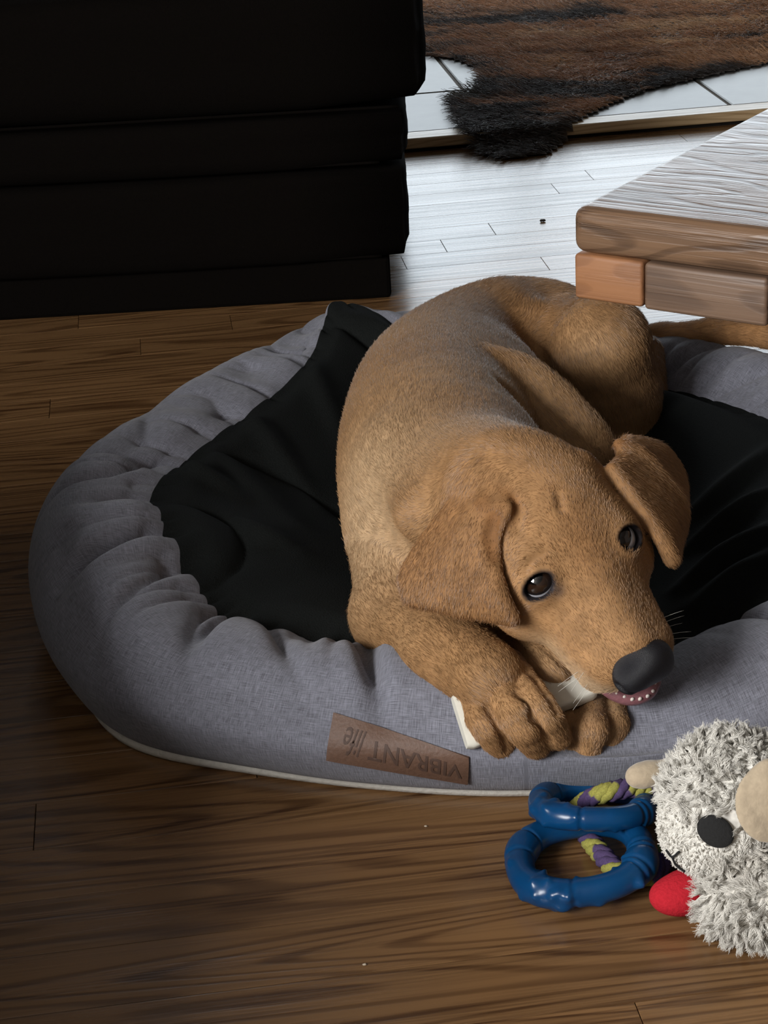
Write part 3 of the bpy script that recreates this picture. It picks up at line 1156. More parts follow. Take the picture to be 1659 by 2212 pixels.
hell((0, -5.6, -2.0), (5.7, 6.0, 4.7), .018)
for s in (-1, 1):
    hell((s * 3.0, -1.7, -1.0), (2.6, 2.9, 2.0), .014)
    hell((s * 4.4, -1.4, -4.6), (2.8, 4.1, 3.2), .020)
    hcap((s * 1.8, 0.6, -3.0), (s * 1.75, 6.9, -3.2), 2.6, 2.10, .014)
    hcap((s * 3.0, 1.6, -4.5), (s * 2.4, 7.0, -4.6), 1.75, 1.50, .012)
hcap((0, -1.6, -1.3), (0, 7.2, -1.7), 2.7, 1.85, .014)
hell((0, 7.9, -3.2), (2.8, 1.6, 2.0), .010)
# lower jaw
hcap((0, -1.5, -6.8), (0.1, 8.0, -7.0), 2.4, 1.20, .010)
# mouth opening between lip and jaw
hell((0, 8.2, -6.0), (3.4, 2.6, 0.36), .003, sub=True)
# eyes: hollow, lids
EYES = []
for s in (-1, 1):
    ec = np.array([s * 3.58, -0.65, -1.15])
    en = norm(np.array([s * 0.40, 0.48, 0.80]))
    ex = norm(np.cross(np.array([0.0, 1, 0.3]), en)) * 1.0
    ey = np.cross(en, ex)
    EYES.append((s, ec, en, ex, ey))
    hell(tuple(ec + en * 0.02), (1.64, 1.64, 1.64), .009, tag='lid')
    hell(tuple(ec + en * 1.45), (1.22, 0.90, 1.15), .0022, sub=True, ax=np.stack([ex, ey, en]) @ HAX)


def hit(px, py):
    """first point of the dog's surface seen through a photo pixel"""
    d = norm(ray(px, py))
    t = 1.0
    for _ in range(160):
        P = CAM + d * t
        e = float(dog.at(P[None])[0])
        if e < 0.0004 or t > 3:
            break
        t += max(e * 0.7, 0.0006)
    return CAM + d * t


def furrow(pts, r, k=.006, bias=0.0):
    Q = [hit(*q) for q in pts]
    Q = [q - FWD * bias for q in Q]
    for a, b in zip(Q[:-1], Q[1:]):
        dog.cap(a, b, r, r, k, None, sub=True)


def sheet(A, B, n, r, k, bow=None, tag='ear', flow=None):
    """ear leather: ruled between two edge curves, bowed outwards"""
    A, B = catmull(A, n), catmull(B, n)
    for i, (a, b) in enumerate(zip(A, B)):
        m = (a + b) / 2
        if bow is not None:
            m = m + bow * math.sin(math.pi * (0.15 + 0.85 * i / (n - 1)))
        fl = flow if flow is not None else (norm((A[-1] + B[-1]) - (A[0] + B[0])))
        dog.cap(a, m, r, r, k, fl, tag=tag)
        dog.cap(m, b, r, r, k, fl, tag=tag)


def dep(px, py):
    return float((EYE0 - hit(px, py)) @ FWD)


# near ear (left in the picture): stands a little off the cheek and neck
eb = [(1106, 1088), (1066, 1155), (1066, 1220), (1084, 1288), (1108, 1340)]
ea = [(1052, 1024), (985, 1084), (920, 1168), (878, 1245), (892, 1298)]
db = [max(dep(*q), -0.05) + o_ for q, o_ in zip(eb, (.000, .006, .012, .015, .016))]
da_ = [-.026, -.030, -.033, -.034, -.028]
hcap((-4.4, -7.2, 0.6), (-5.1, -5.2, -0.6), 1.0, .7, .008, tag='ear')
dog.g = 4
sheet([VD(*q, d_) for q, d_ in zip(ea, da_)], [VD(*q, d_) for q, d_ in zip(eb, db)], 34, .0042, .006, -FWD * 0.006)
# far ear: turned away, its front edge catches the light
sheet([VD(1320, 1012, -.036), VD(1372, 1085, -.032), VD(1425, 1155, -.034), VD(1454, 1212, -.042)],
      [VD(1350, 952, -.095), VD(1426, 972, -.125), VD(1468, 1038, -.138), VD(1457, 1138, -.125)], 40, .0040, .006, RT * 0.010 - UP * 0.004)
dog.g = 0
hcap((4.4, -7.2, -0.3), (5.4, -5.4, -1.4), .9, .75, .008, tag='ear')
dog.g = 4
dog.chain([VD(1340, 962, -.068), VD(1400, 1000, -.078), VD(1440, 1090, -.084)], [.0060, .0055, .004], .006, tag='ear', up=4)
# frown and ear hollow
dog.g = 9
furrow([(1110, 1075), (1124, 1105), (1118, 1140)], .0022, .006)
furrow([(1208, 1072), (1214, 1100)], .0018, .006)
furrow([(1065, 1120), (1058, 1160), (1068, 1200)], .0050, .006)
furrow([(1180, 1195), (1150, 1210), (1135, 1235)], .0012, .005)
furrow([(1172, 1395), (1210, 1430), (1240, 1462)], .0016, .004)
furrow([(1052, 1528), (1078, 1575), (1096, 1622)], .0024, .004)
furrow([(1112, 1492), (1150, 1550), (1190, 1604)], .0024, .004)
furrow([(1140, 1448), (1180, 1500), (1204, 1540)], .0022, .004)

DV, DF = dog.mesh(0.0024)
DN = norm(dog.grad(DV))
FLOW = dog.flow(DV)
# weights by region
def near(tag, sig):
    w = np.full(len(DV), 1.0)
    for q in dog.p:
        if q['tag'] == tag and not q['sub']:
            w = np.minimum(w, np.maximum(dog.dist(q, DV), 0))
    return np.exp(-w / sig)


w_head, w_ear, w_paw, w_leg, w_lid, w_tail = near('head', .012), near('ear', .004), near('paw', .006), near('leg', .012), np.zeros(len(DV)), near('tail', .008)
HL = (DV - EYE0) @ HAX.T * 100          # head coordinates of every vertex
for s, ec, en, ex, ey in EYES:          # dark rim round each eye opening
    q_ = HL - ec
    e_ = np.sqrt(((q_ @ ex) / 1.22) ** 2 + ((q_ @ ey) / 0.90) ** 2)
    w_lid = np.maximum(w_lid, sstep(1.42, 1.02, e_) * (q_ @ en > 0.3) * (np.linalg.norm(q_, axis=1) < 2.2))
base = np.array([0.300, 0.172, 0.080])
light = np.array([0.44, 0.31, 0.185])
deep = np.array([0.235, 0.112, 0.042])
nz1 = vnoise(DV[:, 0] * 30 + DV[:, 2] * 22, DV[:, 1] * 30, 31)[:, None]
nz2 = vnoise(DV[:, 0] * 9 + 3, DV[:, 1] * 9 + DV[:, 2] * 14, 32)[:, None]
C = base + 0.022 * nz1 * [1, .7, .4] + 0.035 * nz2 * [1, .8, .5]


def blend(C, w, col, a=1.0):
    w = np.clip(np.asarray(w), 0, 1)[:, None] * a
    return C * (1 - w) + np.array(col) * w


# paler shoulder and flank, richer ears and crown
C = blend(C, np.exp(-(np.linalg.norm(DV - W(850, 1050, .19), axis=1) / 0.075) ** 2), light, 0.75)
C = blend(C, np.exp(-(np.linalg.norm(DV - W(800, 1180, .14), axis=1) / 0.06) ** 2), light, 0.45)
C = blend(C, w_head * (1 - w_ear), base * [1.06, 1.02, 0.98], 0.8)
C = blend(C, w_ear, deep * [0.82, 0.80, 0.80], 0.88)
C = blend(C, w_head * sstep(5.2, 8.0, HL[:, 1]) * sstep(-2.2, -3.6, HL[:, 2]), light * [.95, 1.0, 1.1], 0.8)
C = blend(C, w_head * sstep(-2.4, -4.2, HL[:, 2]) * sstep(1.0, 3.5, HL[:, 1]), light, 0.7)
C = blend(C, w_paw, base * [1.05, 1.0, 0.95], 0.5)
C = blend(C, w_tail, deep, 0.6)
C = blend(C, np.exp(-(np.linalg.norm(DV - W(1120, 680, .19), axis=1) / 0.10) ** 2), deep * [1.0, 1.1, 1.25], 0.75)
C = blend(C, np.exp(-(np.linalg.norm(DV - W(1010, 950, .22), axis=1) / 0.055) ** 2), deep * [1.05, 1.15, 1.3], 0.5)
C = blend(C, w_head * np.exp(-((HL[:, 0] - 0.3) / 1.6) ** 2) * np.exp(-((HL[:, 1] + 1.0) / 3.2) ** 2) * (HL[:, 2] > -2), deep * [1.1, 1.1, 1.1], 0.45)
C = blend(C, sstep(0.0, 0.6, w_lid), (0.06, 0.045, 0.04), 0.6)
C = blend(C, sstep(0.35, 0.9, w_lid), (0.010, 0.009, 0.011), 0.98)
C = blend(C, np.exp(-(np.linalg.norm(DV - hit(1204, 1276), axis=1) / 0.006) ** 2), (0.05, 0.045, 0.05), 0.7)
inm = w_head * np.exp(-((HL[:, 2] + 6.0) / 0.55) ** 2) * sstep(4.0, 5.0, HL[:, 1])
C = blend(C, inm, (0.16, 0.07, 0.065), 0.9)
C = np.clip(C, 0.004, 1)

puppy = thing('puppy', W(960, 1000, 0.05), 'fox red labrador puppy lying curled in the dog bed, gnawing a chew', 'dog')
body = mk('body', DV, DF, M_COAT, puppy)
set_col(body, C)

# short coat
length = 0.0070 - 0.0034 * w_head - 0.0026 * np.maximum(w_ear, w_paw)
length = np.clip(length, 0.0026, 0.01)
bald = sstep(0.1, 0.5, w_lid)
nose_c = Hd(0, 9.3, -2.0)
bald = np.maximum(bald, np.exp(-(np.linalg.norm(DV - nose_c, axis=1) / 0.018) ** 4))
bald = np.maximum(bald, inm)
toward = np.clip(-(DN @ FWD) + 0.35, 0.05, 1.0)      # sides that can be seen at all get most hairs
wt = (toward * (1 - bald) * (1.0 + 1.6 * np.maximum(w_head, np.maximum(w_ear, w_paw))))[DF].mean(1)
p, vi, fn = scatter(DV, DF, 230000, np.clip(wt, 1e-4, None))
keep = (bald[vi] < 0.3)
p, vi = p[keep], vi[keep]
n = DN[vi]
fl = FLOW[vi]
tan = norm(fl - n * (fl * n).sum(1, keepdims=True) + RNG.normal(0, 0.10, p.shape))
lift = (0.30 + 0.10 * RNG.normal(size=len(p)))[:, None]
rid = near('trunk', .01)[vi][:, None]
dirs = norm(tan + n * lift)
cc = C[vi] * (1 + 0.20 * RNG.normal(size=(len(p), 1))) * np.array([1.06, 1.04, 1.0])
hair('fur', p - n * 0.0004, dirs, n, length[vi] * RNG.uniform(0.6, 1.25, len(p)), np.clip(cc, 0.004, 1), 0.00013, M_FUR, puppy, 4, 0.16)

# eyes
M_EYE, nt, b = new_mat('dog_eye')
tc = nd(nt, 'ShaderNodeTexCoord').outputs['Object']
sep = nd(nt, 'ShaderNodeSeparateXYZ')
lk(nt, tc, sep.inputs[0])
zz = math_n(nt, 'MULTIPLY', sep.outputs[2], 1.0 / 0.0146)
lk(nt, ramp(nt, math_n(nt, 'ADD', math_n(nt, 'MULTIPLY', zz, 0.5), 0.5), [(0.0, (0.42, 0.42, 0.45)), (0.715, (0.36, 0.36, 0.39)), (0.735, (0.006, 0.005, 0.005)), (0.86, (0.016, 0.008, 0.005)), (0.94, (0.020, 0.010, 0.006)), (0.955, (0.002, 0.002, 0.002))]), b.inputs['Base Color'])
b.inputs['Roughness'].default_value = 0.06
b.inputs['Coat Weight'].default_value = 1.0
b.inputs['Coat Roughness'].default_value = 0.02
for s, ec, en, ex, ey in EYES:
    c = Hd(*ec)
    gaze = norm(norm(CAM - c) + 0.26 * UP - 0.24 * RT)
    bm = bmesh.new()
    bmesh.ops.create_uvsphere(bm, u_segments=40, v_segments=28, radius=0.0146)
    me = bpy.data.meshes.new('eye')
    bm.to_mesh(me)
    bm.free()
    me.polygons.foreach_set('use_smooth', [True] * len(me.polygons))
    me.materials.append(M_EYE)
    o = bpy.data.objects.new('eye', me)
    o.location = c - ORIGIN[puppy.name]
    o.rotation_euler = Vector(gaze).to_track_quat('Z', 'Y').to_euler()
    put(o, puppy)

# nose leather
M_NOSEL = plain_mat('nose_leather', (0.008, 0.008, 0.011), 0.40, 2600.0, 0.5, 0.5)
nf = Field()
nf.ell(Hd(0, 8.6, -1.65), np.array([2.50, 1.75, 1.75]) * cm, HAX, .008)
nf.ell(Hd(-1.2, 9.2, -2.3), np.array([1.2, 1.15, 1.2]) * cm, HAX, .008)
nf.ell(Hd(1.2, 9.2, -2.3), np.array([1.2, 1.15, 1.2]) * cm, HAX, .008)
nf.cap(Hd(0, 9.5, -2.6), Hd(0, 9.2, -4.2), .0060, .004, .006)
for s in (-1, 1):
    nf.cap(Hd(s * 1.1, 10.9, -2.5), Hd(s * 1.2, 9.6, -2.4), .0036, .003, .003, sub=True)
    nf.cap(Hd(s * 1.4, 10.4, -2.4), Hd(s * 2.5, 9.2, -1.8), .0022, .0015, .003, sub=True)
nf.cap(Hd(0, 11.0, -2.0), Hd(0, 10.3, -4.2), .0010, .0010, .002, sub=True)
NV, NF_ = nf.mesh(0.0013)
mk('nose', NV, NF_, M_NOSEL, puppy)

# pink gum and small front teeth of the lower jaw
M_GUM = plain_mat('gum', (0.20, 0.085, 0.095), 0.3, 300.0, 0.3, 0.2)
M_TOOTH = plain_mat('tooth', (0.62, 0.55, 0.50), 0.25, 200.0, 0.05)
gp = [Hd(x, y, z) for x, y, z in ((-2.0, 6.0, -6.8), (-1.6, 8.3, -6.7), (-0.5, 9.6, -6.7), (1.0, 9.8, -6.6), (2.2, 8.6, -6.5), (2.6, 6.4, -6.5))]
v, f = tube(catmull(gp, 40), 0.0068, 12)
mk('lower_gum', v, f, M_GUM, puppy)
for q in catmull([Hd(-1.5, 8.9, -6.3), Hd(-0.5, 10.0, -6.2), Hd(0.9, 10.2, -6.15), Hd(2.0, 9.2, -6.1)], 8):
    bm = bmesh.new()
    bmesh.ops.create_icosphere(bm, subdivisions=2, radius=0.0019)
    for vv_ in bm.verts:
        l = Vector(vv_.co)
        vv_.co = Vector(q + HAX.T @ (np.array(l) * [1, 0.8, 1.4]))
    from_bm('tooth', bm, M_TOOTH, puppy)
# whiskers
for i in range(10):
    s = -1 if i % 2 else 1
    a = Hd(s * 2.4, 6.0 + 0.3 * i * 0.5, -3.0 - 0.12 * i)
    d = norm(HX * s + HF * RNG.uniform(0.0, 0.5) + HU * RNG.uniform(-0.3, 0.3))
    q = [a, a + d * 0.012, a + d * 0.024 - HU * 0.003, a + d * 0.034 - HU * 0.008]
    v, f = tube(catmull(q, 10), np.linspace(0.00022, 0.00008, 10), 5)
    mk('whisker', v, f, M_PIPE, puppy)
# claws
M_CLAW = plain_mat('claw', (0.03, 0.025, 0.022), 0.35, 200.0, 0.2)
for px, py, z in ((1090, 1628, .060), (1166, 1625, .062), (1212, 1600, .066), (1226, 1632, .048), (1258, 1638, .047), (1298, 1634, .046)):
    a = W(px - 4, py - 12, z + .004)
    b_ = W(px + 2, py + 4, z - .006)
    v, f = tube(catmull([a, (a + b_) / 2 + np.array([0, -0.001, 0.001]), b_], 8), np.linspace(0.0036, 0.0010, 8), 8)
    mk('claw', v, f, M_CLAW, puppy)

# ------------------------------------------------------------------ chew strip under the paw
M_CHEW = plain_mat('rawhide', (0.62, 0.60, 0.52), 0.55, 120.0, 0.10, 0.1)
ca, cb = on_bed(974, 1508, 0.010), on_bed(1014, 1626, 0.008)
cd, cc_ = W(1236, 1458, 0.100), W(1294, 1502, 0.094)
rows_, V_ = 26, []
for i in range(rows_):
    t = i / (rows_ - 1)
    a, b_ = ca * (1 - t) + cd * t, cb * (1 - t) + cc_ * t
    m_ = (a + b_) / 2
    h_ = (a - b_) / 2 * (1 - 0.10 * math.sin(math.pi * t))
    dn = norm(np.cross(cd - ca, a - b_))
    if dn[2] < 0:
        dn = -dn
    edge_ = min(t, 1 - t) * (rows_ - 1)
    sh = 1.0 if edge_ >= 2 else (0.86 if edge_ < 1 else 0.97)
    for q in np.linspace(0, 2 * np.pi, 28, endpoint=False):
        x_ = math.copysign(abs(math.cos(q)) ** 0.32, math.cos(q))
        y_ = math.copysign(abs(math.sin(q)) ** 0.45, math.sin(q))
        V_.append(m_ + h_ * x_ * sh + dn * 0.0062 * y_ * sh)
F_ = [(i * 28 + k, i * 28 + (k + 1) % 28, (i + 1) * 28 + (k + 1) % 28, (i + 1) * 28 + k) for i in range(rows_ - 1) for k in range(28)]
F_ += [tuple(range(28))[::-1], tuple((rows_ - 1) * 28 + k for k in range(28))]
chew = mk('dog_chew', V_, F_, M_CHEW, label='flat white rawhide chew held under the puppy\'s paw', cat='dog chew')
shade_auto(chew, 45)

# ------------------------------------------------------------------ blue rings and rope
M_BLUE, nt, b = new_mat('blue_rubber')
tcn = nd(nt, 'ShaderNodeTexCoord').outputs['Object']
lk(nt, mixc(nt, noise(nt, tcn, 25.0, 2.0), (0.003, 0.060, 0.19), (0.007, 0.11, 0.30)), b.inputs['Base Color'])
b.inputs['Roughness'].default_value = 0.28
b.inputs['Transmission Weight'].default_value = 0.5
b.inputs['IOR'].default_value = 1.42
b.inputs['Subsurface Weight'].default_value = 0.2
b.inputs['Subsurface Radius'].default_value = (0.004, 0.010, 0.02)


def chew_ring(c, ex, ey, ra, rb, r0, seed, label):
    rg = random.Random(seed)
    n, seg = 260, 36
    th = np.linspace(0, 2 * np.pi, n, endpoint=False)
    path = c + np.outer(np.sign(np.cos(th)) * np.abs(np.cos(th)) ** 0.85 * ra, ex) + np.outer(np.sign(np.sin(th)) * np.abs(np.sin(th)) ** 0.85 * rb, ey)
    nub = [(rg.uniform(0.50, 0.80), rg.uniform(0, 6.28)) for _ in range(26)] + [(rg.uniform(0.0, 1.0), rg.uniform(0, 6.28)) for _ in range(10)]

    def rf(u, a):
        k = 1 + 0.30 * np.exp(-((u - 0.93) / 0.05) ** 2) + 0.22 * np.exp(-((u - 0.42) / 0.06) ** 2) + 0.15 * np.exp(-((u - 0.62) / 0.08) ** 2) + 0 * a
        for g in (0.88, 0.90, 0.96, 0.985, 0.72, 0.38, 0.47):
            k = k - 0.13 * np.exp(-((u - g) / 0.0055) ** 2)
        for (uu_, aa) in nub:
            da = (a - aa + np.pi) % (2 * np.pi) - np.pi
            k = k + 0.20 * np.exp(-(((u - uu_) * 2 * np.pi * ra) ** 2 + (da * r0) ** 2) / (0.0030 ** 2))
        return k
    v, f = tube(path, r0, seg, True, rf)
    return mk('chew_ring', v, f, M_BLUE, label=label, cat='dog toy', group='blue chew rings')


rc = W(1254, 1852, 0.0175)
chew_ring(rc, norm(np.array([1.0, 0.03, 0.12])), np.array([-0.03, 1.0, 0]), 0.0455, 0.043, 0.0105, 3, 'blue translucent rubber ring lying flat on the floorboards')
p1, p2 = W(1285, 1769, 0.0415), W(1275, 1707, 0.0150)
ey2 = norm(p2 - p1)
ex2 = norm(np.array([1, 0.04, -0.06]) - ey2 * (np.array([1, 0.04, -0.06]) @ ey2))
chew_ring((p1 + p2) / 2, ex2, ey2, 0.0400, float(np.linalg.norm(p2 - p1)) / 2, 0.0090, 8, 'blue translucent rubber ring propped tilted against the dog bed edge')

rope = thing('rope_toy', W(1340, 1790, 0), 'yellow and purple braided rope loop threaded among the blue rings', 'dog toy')
rp = [W(x, y, z) for x, y, z in ((1264, 1796, .009), (1250, 1742, .020), (1312, 1712, .037), (1395, 1706, .034), (1448, 1775, .012), (1425, 1875, .0085), (1352, 1892, .0085), (1300, 1846, .0085))]
pc = catmull(rp, 260, True)
T_ = norm(np.roll(pc, -1, 0) - np.roll(pc, 1, 0))
Nn = norm(np.cross(T_, [0, 0, 1.0]))
M_ROPE = attr_mat('rope_cotton', rough=0.95, noise_scale=900)
for k in range(4):
    a = np.linspace(0, 2 * np.pi * 8, 260, endpoint=False) + k * np.pi / 2
    off_ = Nn * np.cos(a)[:, None] + np.array([0, 0, 1.0]) * np.sin(a)[:, None]
    v, f = tube(pc + off_ * 0.0040, 0.0042, 10, True, lambda u, a_: 1 + 0.10 * np.sin(u * 2 * np.pi * 60 + 2 * a_))
    so = mk('strand', v, f, M_ROPE, rope)
    sel = (np.sin(np.arange(260) / 260 * 2 * np.pi * 9 + k * 0.5) > (-0.1 if k % 2 == 0 else 0.5))[:, None, None]
    cl_ = np.where(sel, np.array([0.28, 0.265, 0.06]), np.array([0.070, 0.045, 0.115]))
    set_col(so, np.broadcast_to(cl_, (260, 10, 3)).reshape(-1, 3))

# ------------------------------------------------------------------ plush lamb
M_PLUSH = attr_mat('plush_cloth', rough=0.95, sheen=0.2, noise_scale=200)
M_WOOL = attr_mat('plush_fleece', rough=0.85)
M_TAN = plain_mat('tan_plush', (0.36, 0.29, 0.20), 0.95, 160.0, 0.28, 0.5, **{'Sheen Weight': 0.3})
M_RED = plain_mat('red_felt', (0.40, 0.016, 0.026), 0.95, 400.0, 0.25, 0.4, **{'Specular IOR Level': 0.1})
M_FELT = plain_mat('black_felt', (0.006, 0.006, 0.006), 0.95, 500.0, 0.4, 0.4)
lamb = thing('plush_lamb', W(1610, 1985, 0), 'white fleecy plush lamb toy with tan ears and a red foot', 'plush toy')
lf = Field()
lf.ell(W(1580, 1726, .082), (.0455, .043, .0475), None, .02)
lf.ell(W(1538, 1795, .062), (.036, .034, .031), None, .02)
hv, hf = lf.mesh(0.0022)
hn = norm(lf.grad(hv))
head_c = W(1575, 1730, .082)
mz = W(1520, 1815, .055)
dm = np.linalg.norm(hv - mz, axis=1)
short = sstep(0.050, 0.040, dm)
lc = np.array([0.60, 0.58, 0.53]) * (1 + 0.06 * vnoise(hv[:, 0] * 90, hv[:, 2] * 90 + hv[:, 1] * 70, 3))[:, None]
lho = mk('head', hv, hf, M_PLUSH, lamb)
set_col(lho, lc)
lb = Field()
lb.ell(W(1668, 1925, .034), (.044, .034, .030), None, .015)
lb.ell(W(1608, 1960, .019), (.026, .020, .015), None, .012)
bv, bf = lb.mesh(0.0025)
bv[:, 2] = np.maximum(bv[:, 2], 0.001)
bn = norm(lb.grad(bv))
lbo = mk('body', bv, bf, M_PLUSH, lamb)
set_col(lbo, np.broadcast_to(np.array([0.55, 0.52, 0.47]), bv.shape))


def fleece(v, f, nrm_, N, w, ln, rad, curl, name, K=420, skip=None):
    p, vi, fn = scatter(v, f, N, np.clip(w[f].mean(1), 1e-4, None))
    if skip is not None:
        kp = np.linalg.norm(p - skip[0], axis=1) > skip[1]
        p, vi = p[kp], vi[kp]
    n = nrm_[vi]
    ks = RNG.choice(len(p), K)
    own = np.empty(len(p), int)
    for i0 in range(0, len(p), 4000):
        pk = p[ks]
        own[i0:i0 + 4000] = ((pk ** 2).sum(1)[None] - 2 * p[i0:i0 + 4000] @ pk.T).argmin(1)
    t = norm(np.cross(n[ks], RNG.normal(size=(K, 3))))
    kd = norm(n[ks] * 0.75 + t * 0.75 + np.array([0, 0, -0.40]))
    L = ln * RNG.uniform(0.6, 1.2, K)
    tip = p[ks] + kd * L[:, None] + n[ks] * ln * 0.1
    vec = tip[own] + 0.22 * (p - p[ks][own]) - p
    lens = np.linalg.norm(vec, axis=1) * RNG.uniform(0.75, 1.1, len(p))
    col = np.array([0.64, 0.62, 0.57]) * (1 + 0.10 * RNG.normal(size=(len(p), 1)))
    grime = np.exp(-(np.linalg.norm(p - W(1640, 1880, .05), axis=1) / 0.022) ** 2)[:, None]
    col = col * (1 - 0.45 * grime) + np.array([0.28, 0.22, 0.16]) * 0.45 * grime
    hair(name, p, norm(vec), n, lens, np.clip(col, 0, 1), rad, M_WOOL, lamb, 7, 0.0, curl)


def lhit(px, py, fld, lift=0.0):
    d = norm(ray(px, py))
    t = 0.9
    for _ in range(300):
        e = float(fld.at((CAM + d * t)[None])[0])
        if e < 0.0003 or t > 2.5:
            break
        t += max(e * 0.7, 0.0004)
    P = CAM + d * t
    n = norm(fld.grad(P[None])[0])
    return P + n * lift, n


EYEP, _n = lhit(1546, 1794, lf, 0.0)
fleece(hv, hf, hn, 42000, 1 - short, 0.0125, 0.00022, 0.14, 'head_fleece', 1500, (EYEP, 0.0185))
fleece(hv, hf, hn, 26000, short, 0.0030, 0.00022, 0.12, 'muzzle_pile', 2200, (EYEP, 0.011))
fleece(bv, bf, bn, 34000, np.ones(len(bv)), 0.0145, 0.00022, 0.14, 'body_fleece', 1000)


P_, n_ = lhit(1628, 1735, lf, 0.010)
ef = Field()
e1 = norm(UP * 0.9 - RT * 0.2 - n_ * (n_ @ (UP * 0.9 - RT * 0.2)))
ef.ell(P_ + RT * 0.004, (.026, .021, .0055), [e1, norm(np.cross(n_, e1)), n_], .006)
ef.ell(P_ + e1 * 0.015 + RT * 0.012, (.018, .012, .007), [e1, norm(np.cross(n_, e1)), n_], .008)
v, f = ef.mesh(0.0016)
mk('ear', v, f, M_TAN, lamb)
ef = Field()
ef.cap(W(1450, 1660, .092), W(1388, 1675, .090), .0078, .0088, .006)
ef.cap(W(1400, 1672, .090), W(1372, 1678, .090), .0085, .0070, .006)
v, f = ef.mesh(0.0016)
mk('ear', v, f, M_TAN, lamb)
P_, n_ = lhit(1546, 1794, lf, 0.0022)
ef = Field()
e1 = norm(RT * 0.85 - UP * 0.5 - n_ * (n_ @ (RT * 0.85 - UP * 0.5)))
ef.ell(P_, (.0135, .0110, .0040), [e1, norm(np.cross(n_, e1)), n_], .006)
v, f = ef.mesh(0.0012)
mk('eye', v, f, M_FELT, lamb)
for pts in (((1446, 1832), (1458, 1846), (1472, 1836)), ((1458, 1846), (1466, 1862), (1484, 1876))):
    q = np.array([lhit(x, y, lf, 0.0030)[0] for x, y in pts])
    v, f = tube(catmull(q, 12), 0.0009, 6)
    mk('stitch', v, f, M_FELT, lamb)
rf_ = Field()
rf_.ell(W(1462, 1935, .017), (.0200, .0155, .0140), None, .01)
rf_.cap(W(1490, 1920, .018), W(1540, 1905, .022), .014, .012, .012)
v, f = rf_.mesh(0.0016)
v[:, 2] = np.maximum(v[:, 2], 0.0006)
mk('foot', v, f, M_RED, lamb)

# ------------------------------------------------------------------ hide rug on the tiles
M_HIDE = plain_mat('hide_back', (0.050, 0.030, 0.018), 0.9, 60.0, 0.4)
M_RUGF = attr_mat('hide_hair', rough=0.5, spec=0.3)
ZR = ZT + 0.004
edge_px = [(900, 112), (985, 128), (1046, 150), (1040, 188), (985, 204), (985, 240), (1005, 280), (1060, 306), (1115, 312), (1180, 302), (1245, 262), (1315, 226), (1400, 192), (1520, 166), (1659, 136)]
poly = [W(x, y, ZR)[:2] for x, y in edge_px]
poly = [np.array(q) for q in poly] + [np.array(q) for q in ((1.25, 4.02), (1.75, 4.25), (1.9, 4.9), (1.7, 5.5), (0.9, 5.75), (0.0, 5.7), (-0.55, 5.4), (-0.70, 4.8), (-0.45, 4.35), (-0.1, 4.2))]
poly = np.array(poly)


def inside(P, poly):
    x, y = P[:, 0], P[:, 1]
    r = np.zeros(len(P), bool)
    for (x0, y0), (x1, y1) in zip(poly, np.roll(poly, -1, 0)):
        c = ((y0 > y) != (y1 > y)) & (x < (x1 - x0) * (y - y0) / (y1 - y0 + 1e-12) + x0)
        r ^= c
    return r


def rug_z(x, y):
    n = -math.sin(YAW) * x + math.cos(YAW) * y
    drop = sstep(NSTEP + 0.010, NSTEP - 0.035, n)
    return ZR * (1 - drop) + 0.004 * drop


g = 0.012
gx, gy = np.arange(-0.8, 2.0, g), np.arange(3.3, 5.8, g)
GX, GY = np.meshgrid(gx, gy, indexing='ij')
cellc = np.stack([GX[:-1, :-1].ravel() + g / 2, GY[:-1, :-1].ravel() + g / 2], 1)
okc = inside(cellc, poly).reshape(len(gx) - 1, len(gy) - 1)
ij = np.argwhere(okc)
ny_ = len(gy)
quad = np.stack([ij[:, 0] * ny_ + ij[:, 1], (ij[:, 0] + 1) * ny_ + ij[:, 1], (ij[:, 0] + 1) * ny_ + ij[:, 1] + 1, ij[:, 0] * ny_ + ij[:, 1] + 1], 1)
used, inv = np.unique(quad.ravel(), return_inverse=True)
RV = np.stack([GX.ravel()[used], GY.ravel()[used], np.zeros(len(used))], 1)
RV[:, 2] = rug_z(RV[:, 0], RV[:, 1])
RF = inv.reshape(-1, 4)
rug = thing('hide_rug', (0.6, 4.6, ZR), 'shaggy brown and black cow hide rug on the pale tiles', 'rug')
mk('hide', RV, RF, M_HIDE, rug)
rp_, rvi, rfn = scatter(RV, RF, 85000, 1.0 / np.maximum(RV[RF[:, 0], 1] - 2.6, 0.3))
k1 = vnoise(rp_[:, 0] * 2.2, rp_[:, 1] * 5, 41) + 0.5 * vnoise(rp_[:, 0] * 7, rp_[:, 1] * 14, 42) + 0.45 * vnoise(rp_[:, 0] * 16, rp_[:, 1] * 45, 48)
ang = 0.25 * np.pi * vnoise(rp_[:, 0] * 4, rp_[:, 1] * 4, 43) + 0.5 * vnoise(rp_[:, 0] * 25, rp_[:, 1] * 25, 47) + np.where(vnoise(rp_[:, 0] * 1.5, rp_[:, 1] * 1.5, 44) > 0.5, 0.6, 0)
nn = -math.sin(YAW) * rp_[:, 0] + math.cos(YAW) * rp_[:, 1]
flow_ = np.stack([np.cos(ang + np.pi), np.sin(ang + np.pi) - 0.25, np.zeros(len(ang))], 1)
zup = np.tile([0, 0, 1.0], (len(rp_), 1))
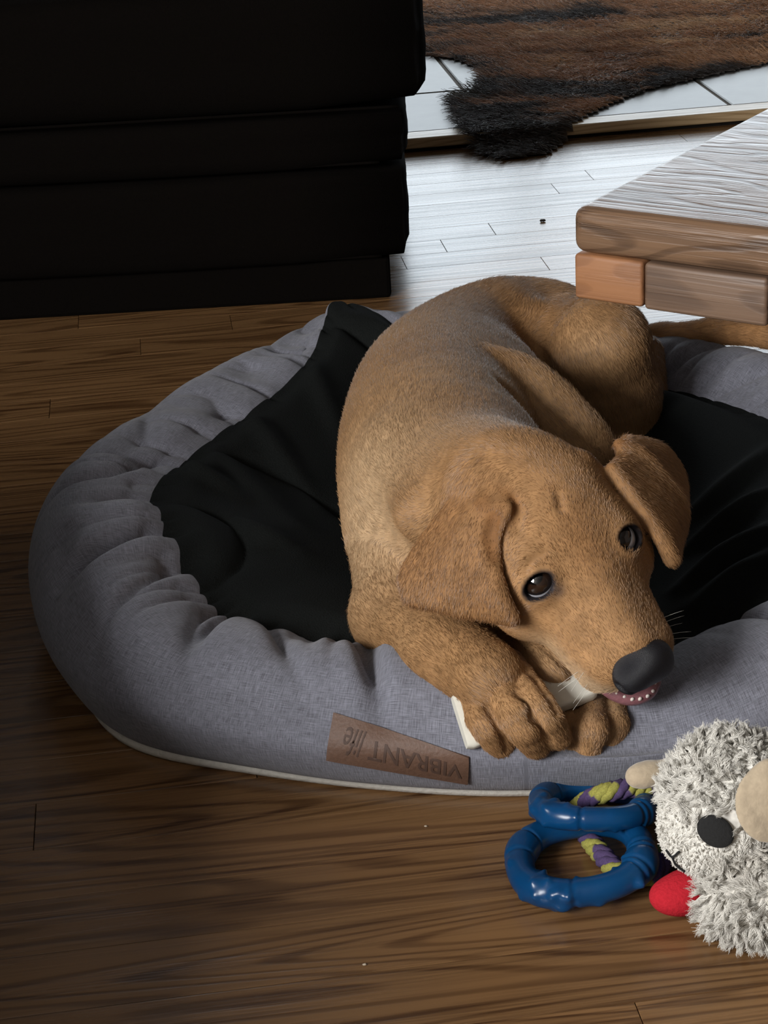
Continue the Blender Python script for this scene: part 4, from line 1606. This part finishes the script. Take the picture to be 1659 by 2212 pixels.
dirs_ = norm(flow_ + zup * (0.55 + 0.30 * vnoise(rp_[:, 0] * 22, rp_[:, 1] * 30, 46)[:, None] + 0.15 * RNG.normal(size=(len(rp_), 1))) + 0.15 * RNG.normal(size=rp_.shape))
brown, black_, tanc = np.array([0.46, 0.26, 0.145]), np.array([0.060, 0.048, 0.042]), np.array([0.75, 0.54, 0.34])
w_ = sstep(-0.25, 0.35, k1 + 0.9 * (rp_[:, 1] - 4.05))[:, None]
colr = black_ * (1 - w_) + brown * w_
w_ = sstep(0.35, 0.9, k1)[:, None] * sstep(3.9, 4.2, rp_[:, 1])[:, None]
colr = colr * (1 - 0.6 * w_) + tanc * 0.6 * w_
pale = np.exp(-(np.linalg.norm(rp_ - W(975, 208, ZR), axis=1) / 0.05) ** 2)[:, None]
colr = colr * (1 - 0.8 * pale) + np.array([0.17, 0.155, 0.10]) * 0.8 * pale
colr = colr * (1 + 0.25 * RNG.normal(size=(len(rp_), 1)))
hair('hair', rp_, dirs_, zup, 0.034 * RNG.uniform(0.5, 1.25, len(rp_)), np.clip(colr, 0.003, 1), 0.00075, M_RUGF, rug, 5, 0.25, 0.10)

# ------------------------------------------------------------------ crumbs
M_CRUMB = plain_mat('dark_crumb', (0.02, 0.016, 0.013), 0.8, 400.0, 0.3)
M_CRUMBL = plain_mat('pale_crumb', (0.55, 0.47, 0.36), 0.8, 400.0, 0.3)
for k, (px, py, r, dark) in enumerate(((1172, 479, .0036, 1), (920, 1786, .0010, 0), (788, 2085, .0012, 0))):
    bm = bmesh.new()
    bmesh.ops.create_icosphere(bm, subdivisions=2, radius=r)
    c = W(px, py, 0.0)
    for v in bm.verts:
        v.co = Vector(c + np.array(v.co) * [1.3, 0.8, 0.6] * (1 + 0.25 * random.uniform(-1, 1)) + [0, 0, r * 0.6])
    from_bm('crumb', bm, M_CRUMB if dark else M_CRUMBL, label='tiny dark crumb lying on the bright floorboards' if dark else ('tiny pale crumb on the brown floorboards close to the dog bed' if k == 1 else 'tiny pale crumb on brown floorboards well away from the bed'), cat='crumb',
            group='crumbs on the floor')
